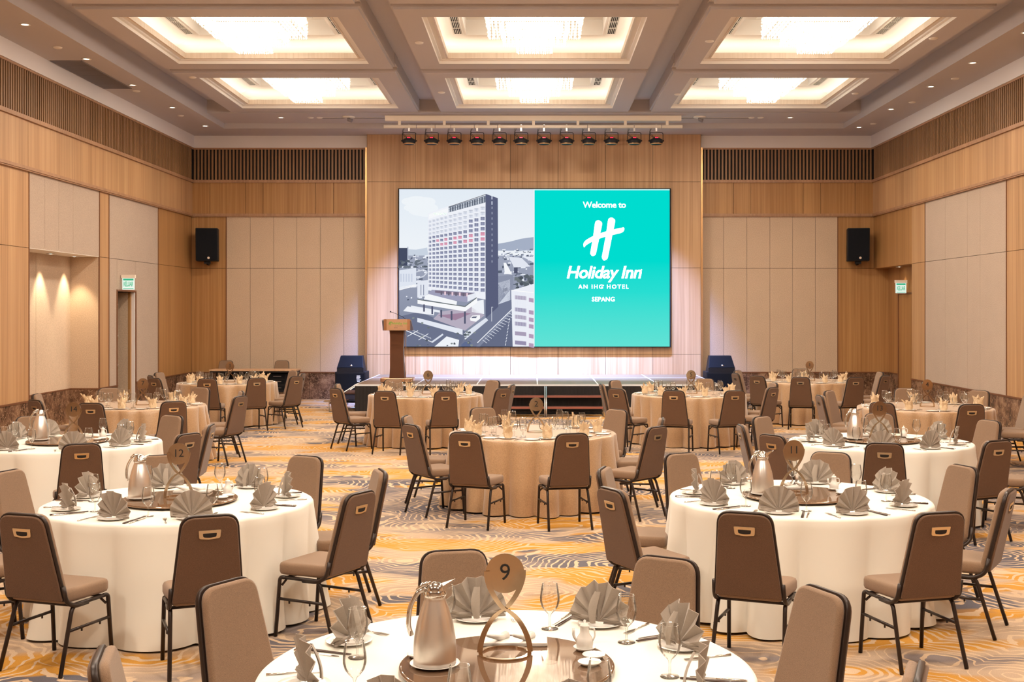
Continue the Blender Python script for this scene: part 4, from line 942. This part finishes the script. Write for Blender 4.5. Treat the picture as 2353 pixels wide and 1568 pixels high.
def cruet():
    o = link('soy_pot', None)
    obj('body', MB().lathe([(0, 0), (.026, 0), (.03, .006), (.033, .025), (.028, .045), (.018, .06), (.016, .085), (.019, .09), (.015, .092)], 20), 'china', o)
    obj('lid', MB().lathe([(.016, .09), (.014, .098), (.004, .1), (.006, .108), (0, .112)], 14), 'china', o)
    obj('spout', MB().tube(fillet([(-.028, 0, .03), (-.042, 0, .05), (-.042, 0, .078)], .01), [.007] * 7 + [.004] if 0 else .0055, 6), 'china', o)
    obj('ear', MB().tube(fillet([(.018, 0, .08), (.036, 0, .08), (.04, 0, .05), (.029, 0, .03)], .012), .0035, 6), 'china', o)
    return o
CRUET = Maker(cruet())
SAUC = Maker(obj('saucer', MB().lathe([(0, .003), (.03, .003), (.042, .014), (.0435, .0125), (.03, 0), (0, 0)], 24), 'china'))
BIGS = Maker(obj('pitcher_saucer', MB().lathe([(0, .004), (.06, .004), (.09, .013), (.0915, .0115), (.06, 0), (0, 0)], 28), 'china'))
def oblong():
    o = link('spoon_tray', None)
    obj('tray', MB().prism(roundpoly([(-.13, -.05), (.13, -.05), (.13, .05), (-.13, .05)], .01, 2), 0, .016, bev=.004), 'china', o)
    for s in (-1, 1): obj('china_spoon', MB().tube([(s * .05 + .02, .03, .022), (s * .05, -.005, .024), (s * .05 - .05, -.07, .05)], [.018, .014, .006], 8), 'china', o)
    return o
TRAY = Maker(oblong())
def number_stand(num, loc, label, rz=0.0):
    s = thing('table_number_stand', loc, label, 'table number', 'table number stands', rz)
    # two flat strips: from the base ring, cross, and close into a loop that frames the disc
    base_w, cz, topz = .094, .165, .375
    def strip(sg):
        P_ = []
        for k in range(25):
            f_ = k / 24; z = .006 + (topz - .07) * f_
            if z < cz: q = z / cz; x = sg * (base_w * math.cos(q * PI / 2) ** .62 if q < 1 else 0)
            else: q = (z - cz) / (topz - .07 - cz); x = -sg * .068 * math.sin(min(1, q) * PI / 2) ** .85
            P_.append((x, z))
        out = []
        for k, (x, z) in enumerate(P_):
            wd = .0105
            out += [(x - wd, -.0045 * sg - .002, z), (x + wd, -.0045 * sg - .002, z), (x + wd, -.0045 * sg + .002, z), (x - wd, -.0045 * sg + .002, z)]
        mb = MB().add(out, [(4 * k + a, 4 * k + (a + 1) % 4, 4 * k + 4 + (a + 1) % 4, 4 * k + 4 + a) for k in range(24) for a in range(4)])
        return obj('ribbon_arm', mb, 'sign_metal', s)
    strip(1); strip(-1)
    ring = MB(); n = 40
    ring.add([(math.cos(2 * PI * k / n) * r_, math.sin(2 * PI * k / n) * r_, z) for r_, z in ((.1, 0), (.1, .007), (.084, .007), (.084, 0)) for k in range(n)], [(i * n + k, i * n + (k + 1) % n, ((i + 1) % 4) * n + (k + 1) % n, ((i + 1) % 4) * n + k) for i in range(4) for k in range(n)])
    obj('base_ring', ring, 'sign_metal', s)
    disc = [(.073 * math.sin(a), topz - .074 + .074 * math.cos(a)) for a in [2 * PI * k / 40 for k in range(40)]][::-1]
    obj('disc', MB().prism(disc, -.003, .003, lambda a, b, d: (a, -d, b)), 'sign_metal', s)
    o = link('digits', text_mesh(str(num), .088 if len(str(num)) < 2 else .075, 'digit', .0005, 0.0), s); o.location = (0, -.0045, topz - .072); o.rotation_euler = (PI / 2, 0, 0)
    return s
# ---------------------------------------------------------------- cloths and tables
def cloth(kind, seed):
    r = random.Random(seed); mb = MB(); n = 320; Rt = .9
    white = kind == 'white'; nf = 15 if white else 21
    lo = [(r.uniform(0, 6.3), r.uniform(.25, .6)) for _ in range(4)]; am = [r.uniform(.5, 1.0) for _ in range(nf)]
    fv = []
    for k in range(n):
        a = 2 * PI * k / n; p_ = nf * a / 2 + sum(w_ * math.sin((q + 1) * a + p0) for q, (p0, w_) in enumerate(lo)); c_ = int(p_ / PI) % nf
        fv.append(am[c_] * abs(math.sin(p_)) ** (.75 if white else .6))
    mean = sum(fv) / n; ph = [r.uniform(-.12, .12) for _ in range(4)]
    rows = [(0.02, .762, 0), (.5, .762, 0), (.86, .762, 0), (.885, .7605, 0), (.897, .755, .01), (.903, .742, .03)]
    for j in range(1, 17): t_ = j / 16; rows.append((.903 + .03 * t_ + .03 * t_ * t_, .742 - .732 * t_, t_))
    vs_ = []
    for rr, z, t_ in rows:
        for k in range(n):
            a = 2 * PI * k / n; A = (.15 if white else .19) * (t_ ** .7); q = rr + A * (fv[k] - mean) + (.02 * t_ ** 3 * math.sin(7 * a + seed))
            zz = z + (.012 * (1 - math.cos(3 * a + seed)) * .5 * t_ ** 4)
            vs_.append((q * math.cos(a + ph[0] * t_ * .25), q * math.sin(a + ph[0] * t_ * .25), zz))
    fs = [(i * n + k, i * n + (k + 1) % n, (i + 1) * n + (k + 1) % n, (i + 1) * n + k) for i in range(len(rows) - 1) for k in range(n)]
    fs.append(tuple(range(n))[::-1])
    return mb.add(vs_, fs, True)
tb = link('round_table', None)
obj('tabletop', MB().lathe([(0, .72), (.88, .72), (.885, .74), (.88, .758), (0, .758)], 48), 'desk_top', tb)
for a in range(4):
    c_, s_ = math.cos(a * PI / 2 + .4), math.sin(a * PI / 2 + .4); obj('leg', MB().tube([(.45 * c_, .45 * s_, .72), (.5 * c_, .5 * s_, .003)], .015, 8), 'chair_frame', tb)
TABLE = Maker(tb)
SECT = ['stage side', 'stage side toward corner door', 'corner-door side', 'away from stage toward corner door', 'side opposite the stage', 'away from stage toward alcove', 'alcove side', 'stage side toward alcove']
# number: (kind, X, Y, [(px, y of backrest top)...] of the chairs the photo shows)
TABLES = {
 9: ('white', -.10, 4.36, [(1047, 1267), (1537, 1278), (1905, 1352), (2125, 1540), (245, 1500), (525, 1337)]),
 12: ('white', -2.44, 8.22, [(50, 1181), (483, 1184), (835, 1130), (868, 1080), (678, 1052), (362, 1051), (60, 1083), (-165, 1135)]),
 11: ('white', 1.86, 8.42, [(1710, 1177), (2165, 1177), (2325, 1125), (2143, 1073), (1895, 1047), (1603, 1048), (1386, 1075), (1397, 1122)]),
 14: ('white', -4.66, 11.95, [(190, 1020), (437, 996), (490, 975), (337, 960), (85, 960), (-60, 985)]),
 13: ('white', 3.48, 12.05, [(2033, 1018), (2296, 1012), (2395, 990), (2245, 967), (2020, 955), (1787, 960), (1704, 976), (1772, 999)]),
 2: ('gold', -.02, 12.95, [(1058, 995), (1320, 998), (1515, 980), (1487, 960), (1360, 946), (1154, 945), (992, 956), (940, 975)]),
 7: ('gold', -5.51, 16.7, [(403, 923), (203, 927), (556, 910), (547, 899), (433, 893), (268, 895), (118, 905), (77, 919)]),
 4: ('gold', 5.35, 16.4, [(2025, 925), (2233, 929), (2398, 915), (2312, 908), (2217, 900), (2085, 894), (1932, 899), (1880, 908)]),
 6: ('gold', -1.72, 18.9, [(868, 901), (1034, 902), (1157, 892), (1165, 884), (1077, 877), (941, 877), (806, 882), (768, 892)]),
 5: ('gold', 2.45, 19.0, [(1543, 900), (1707, 900), (1779, 890), (1737, 880), (1603, 875), (1459, 876), (1383, 882), (1412, 893)]),
 3: ('gold', -5.67, 22.1, [(463, 873.5), (606, 871), (695, 865), (686, 858), (600, 855), (452, 857), (347, 869), (360, 862.5)]),
 1: ('gold', 5.14, 22.5, [(1832, 871.5), (1988, 869), (2036, 862.7), (1971, 855), (1847, 851), (1745, 852.5), (1688, 857.7), (1711, 866)]),
}
CH_H = .93
NW = {1: 'one', 2: 'two', 3: 'three', 4: 'four', 5: 'five', 6: 'six', 7: 'seven', 9: 'nine', 11: 'eleven', 12: 'twelve', 13: 'thirteen', 14: 'fourteen'}
STAND_DX = {9: (-.01, .12), 12: (-.01, .02), 11: (-.03, .02), 14: (.05, .02), 13: (.0, .02)}
rg = random.Random(77)
for num, (kind, tx_, ty_, chairs) in TABLES.items():
    white = kind == 'white'; cname = 'white' if white else 'champagne'
    tl_ = 'table %s' % NW[num]
    TABLE.put((tx_, ty_, 0), 0, 'round banquet table hidden under the %s cloth of %s' % (cname, tl_), 'table', 'round banquet tables')
    o = obj('tablecloth', cloth(kind, num * 7 + 3), 'white_cloth' if white else 'gold_cloth', None, (tx_, ty_, 0)); 
    tag(o, 'floor-length %s tablecloth over the round table numbered %s' % (cname, NW[num]), 'tablecloth', 'white tablecloths' if white else 'champagne tablecloths')
    angs = []
    for px, py in chairs:
        y = (H - CH_H) * F / (py - HY); x = (px - CX) * y / F
        dx, dy = x - tx_, y - ty_; d = math.hypot(dx, dy); a = math.atan2(dx, dy); d = min(max(d, 1.42), 1.78) if num != 9 else max(d, 1.42)
        angs.append((a, d))
    # even out the eight places: best 45-degree offset
    off = math.atan2(sum(math.sin(8 * a) for a, _ in angs), sum(math.cos(8 * a) for a, _ in angs)) / 8
    slots = [off + k * PI / 4 for k in range(-3, 5)]
    lab_of = lambda a: SECT[round(((a - off) % (2 * PI)) / (PI / 4)) % 8]
    used = set(); k0 = [round(((a - off) % (2 * PI)) / (PI / 4)) % 8 for a, _ in angs]
    for i in range(len(k0)):
        if k0[i] in used: k0[i] = min((k for k in range(8) if k not in used), key=lambda k: abs((off + k * PI / 4 - angs[i][0] + PI) % (2 * PI) - PI))
        used.add(k0[i])
    for (a, d), k in zip(angs, k0):
        ca, sa = math.cos(a), math.sin(a); dd = d - .315
        # chair looks at the table: local +y points to the centre
        CHAIR.put((tx_ + sa * dd, ty_ + ca * dd, 0), PI - a + rg.uniform(-.03, .03), 'brown fabric banquet chair at %s %s, %s' % (cname, tl_, SECT[k]), 'chair', 'chairs around ' + tl_)
    slot_a = {k: a for (a, _), k in zip(angs, k0)}
    order = [slot_a.get(k, off + k * PI / 4) for k in range(8)]
    zt = .762
    for k in range(8):
        a = order[k]; place = SECT[k]; sa, ca = math.sin(a), math.cos(a)
        def at(r_, side_=0.0, z=zt):     # side_ > 0 lies at the sitter's right hand
            return (tx_ + sa * r_ - ca * side_ * 1.0, ty_ + ca * r_ + sa * side_ * 1.0, z)
        rz = PI - a
        g2 = 'place settings on ' + tl_
        if white:
            PLATE.put(at(.73), 0, 'white china plate under grey fan napkin, %s, %s' % (tl_, place), 'plate', g2)
            rz2 = rz + rg.uniform(-.18, .18); p_ = at(.73)
            rg.choice(FANS).put((p_[0], p_[1], zt + .006), rz2, 'grey fan-folded linen napkin, %s, %s' % (tl_, place), 'napkin', g2)
            GOB.put(at(.57, .15), 0, 'clear stemmed water goblet on %s, %s' % (tl_, place), 'glass', g2)
            for q in (0, 1): CHOP.put(at(.73, .15 + q * .009), rz + .12 + rg.uniform(-.02, .02), '%s dark lacquered chopstick beside plate on %s, %s' % (('inner', 'outer')[q], tl_, place), 'chopstick', g2)
            KNIFE.put(at(.735, .185), rz + .12, 'steel table knife on %s, %s' % (tl_, place), 'knife', g2)
            FORK.put(at(.75, -.16), rz - .05, 'steel fork on %s, %s' % (tl_, place), 'fork', g2)
        else:
            SPLATE.put(at(.76, -.17), 0, 'white side plate on %s, %s' % (tl_, place), 'plate', g2)
            p_ = at(.70, rg.uniform(-.02, .02)); PLATE.put(p_, 0, 'white china plate under crown napkin, %s, %s' % (tl_, place), 'plate', g2)
            CROWNS[(k + num) % 3].put((p_[0], p_[1], zt + .007), rg.uniform(0, 6), 'cream crown-folded linen napkin, %s, %s' % (tl_, place), 'napkin', g2)
            WINE.put(at(.53, .1), 0, 'tall wine glass on %s, %s' % (tl_, place), 'glass', g2)
            GOB.put(at(.52, .0), 0, 'water goblet beside wine glass on %s, %s' % (tl_, place), 'glass', g2)
            if k % 2 == 0: TUMB.put(at(.42, .06), 0, 'short goblet on %s, %s' % (tl_, place), 'glass', g2)
            KNIFE.put(at(.75, .135), rz, 'steel table knife on %s, %s' % (tl_, place), 'knife', g2); FORK.put(at(.75, -.095), rz, 'steel fork on %s, %s' % (tl_, place), 'fork', g2)
    if white:
        ls = thing('lazy_susan', (tx_, ty_, zt), 'round smoked-glass lazy susan in the middle of white table %s' % NW[num], 'lazy susan', 'lazy susans')
        obj('glass_disc', MB().lathe([(0, .012), (.38, .012), (.39, .014), (.393, .019), (.39, .024), (.384, .026), (.383, .026), (.37, .026), (0, .026)], 72), 'smoked', ls)
        obj('turntable_base', MB().lathe([(0, 0), (.12, 0), (.12, .012), (0, .012)], 24), 'steel', ls)
        zl = zt + .0262
        BIGS.put((tx_ - .26, ty_ - .03, zl), 0, 'white saucer under the steel pitcher of %s' % tl_, 'saucer')
        PITCH.put((tx_ - .26, ty_ - .03, zl + .0045), rg.uniform(-.2, .5), 'brushed steel vacuum pitcher on the lazy susan of %s' % tl_, 'pitcher', 'steel pitchers')
        SAUC.put((tx_ + .29, ty_ + .17, zl), 0, 'small white saucer under the soy pot of %s' % tl_, 'saucer')
        CRUET.put((tx_ + .29, ty_ + .17, zl + .0035), 0, 'small white china soy pot on the lazy susan of %s' % tl_, 'soy pot', 'soy pots')
        SAUC.put((tx_ + .32, ty_ + .07, zl), 0, 'white sauce dish on %s beside the soy pot' % tl_, 'dish')
        SAUC.put((tx_ + .3, ty_ - .02, zl), 0, 'white sauce dish on %s toward the edge away from stage' % tl_, 'dish')
        SAUC.put((tx_ - .33, ty_ + .08, zl), 0, 'white sauce dish on %s behind the pitcher' % tl_, 'dish')
        TRAY.put((tx_ + .02, ty_ + .26, zl), 0, 'white china tray with two spoons on the lazy susan of %s' % tl_, 'tray')
        dx_, dy_ = STAND_DX[num]; number_stand(num, (tx_ + dx_, ty_ + dy_, zl), 'bronze ribbon-shaped stand with the number %s on white table' % NW[num], .06)
    else:
        number_stand(num, (tx_ + .04, ty_ + .02, zt), 'bronze ribbon-shaped stand with the number %s on champagne table' % NW[num], .03)
for px, lab in ((511, 'brown chair behind the wood-topped desk, the one nearer the corner'), (641, 'brown chair behind the wood-topped desk, the one nearer the stage')):
    CHAIR.put(((px - CX) * 27.5 / F, 27.55, 0), PI, lab, 'chair')
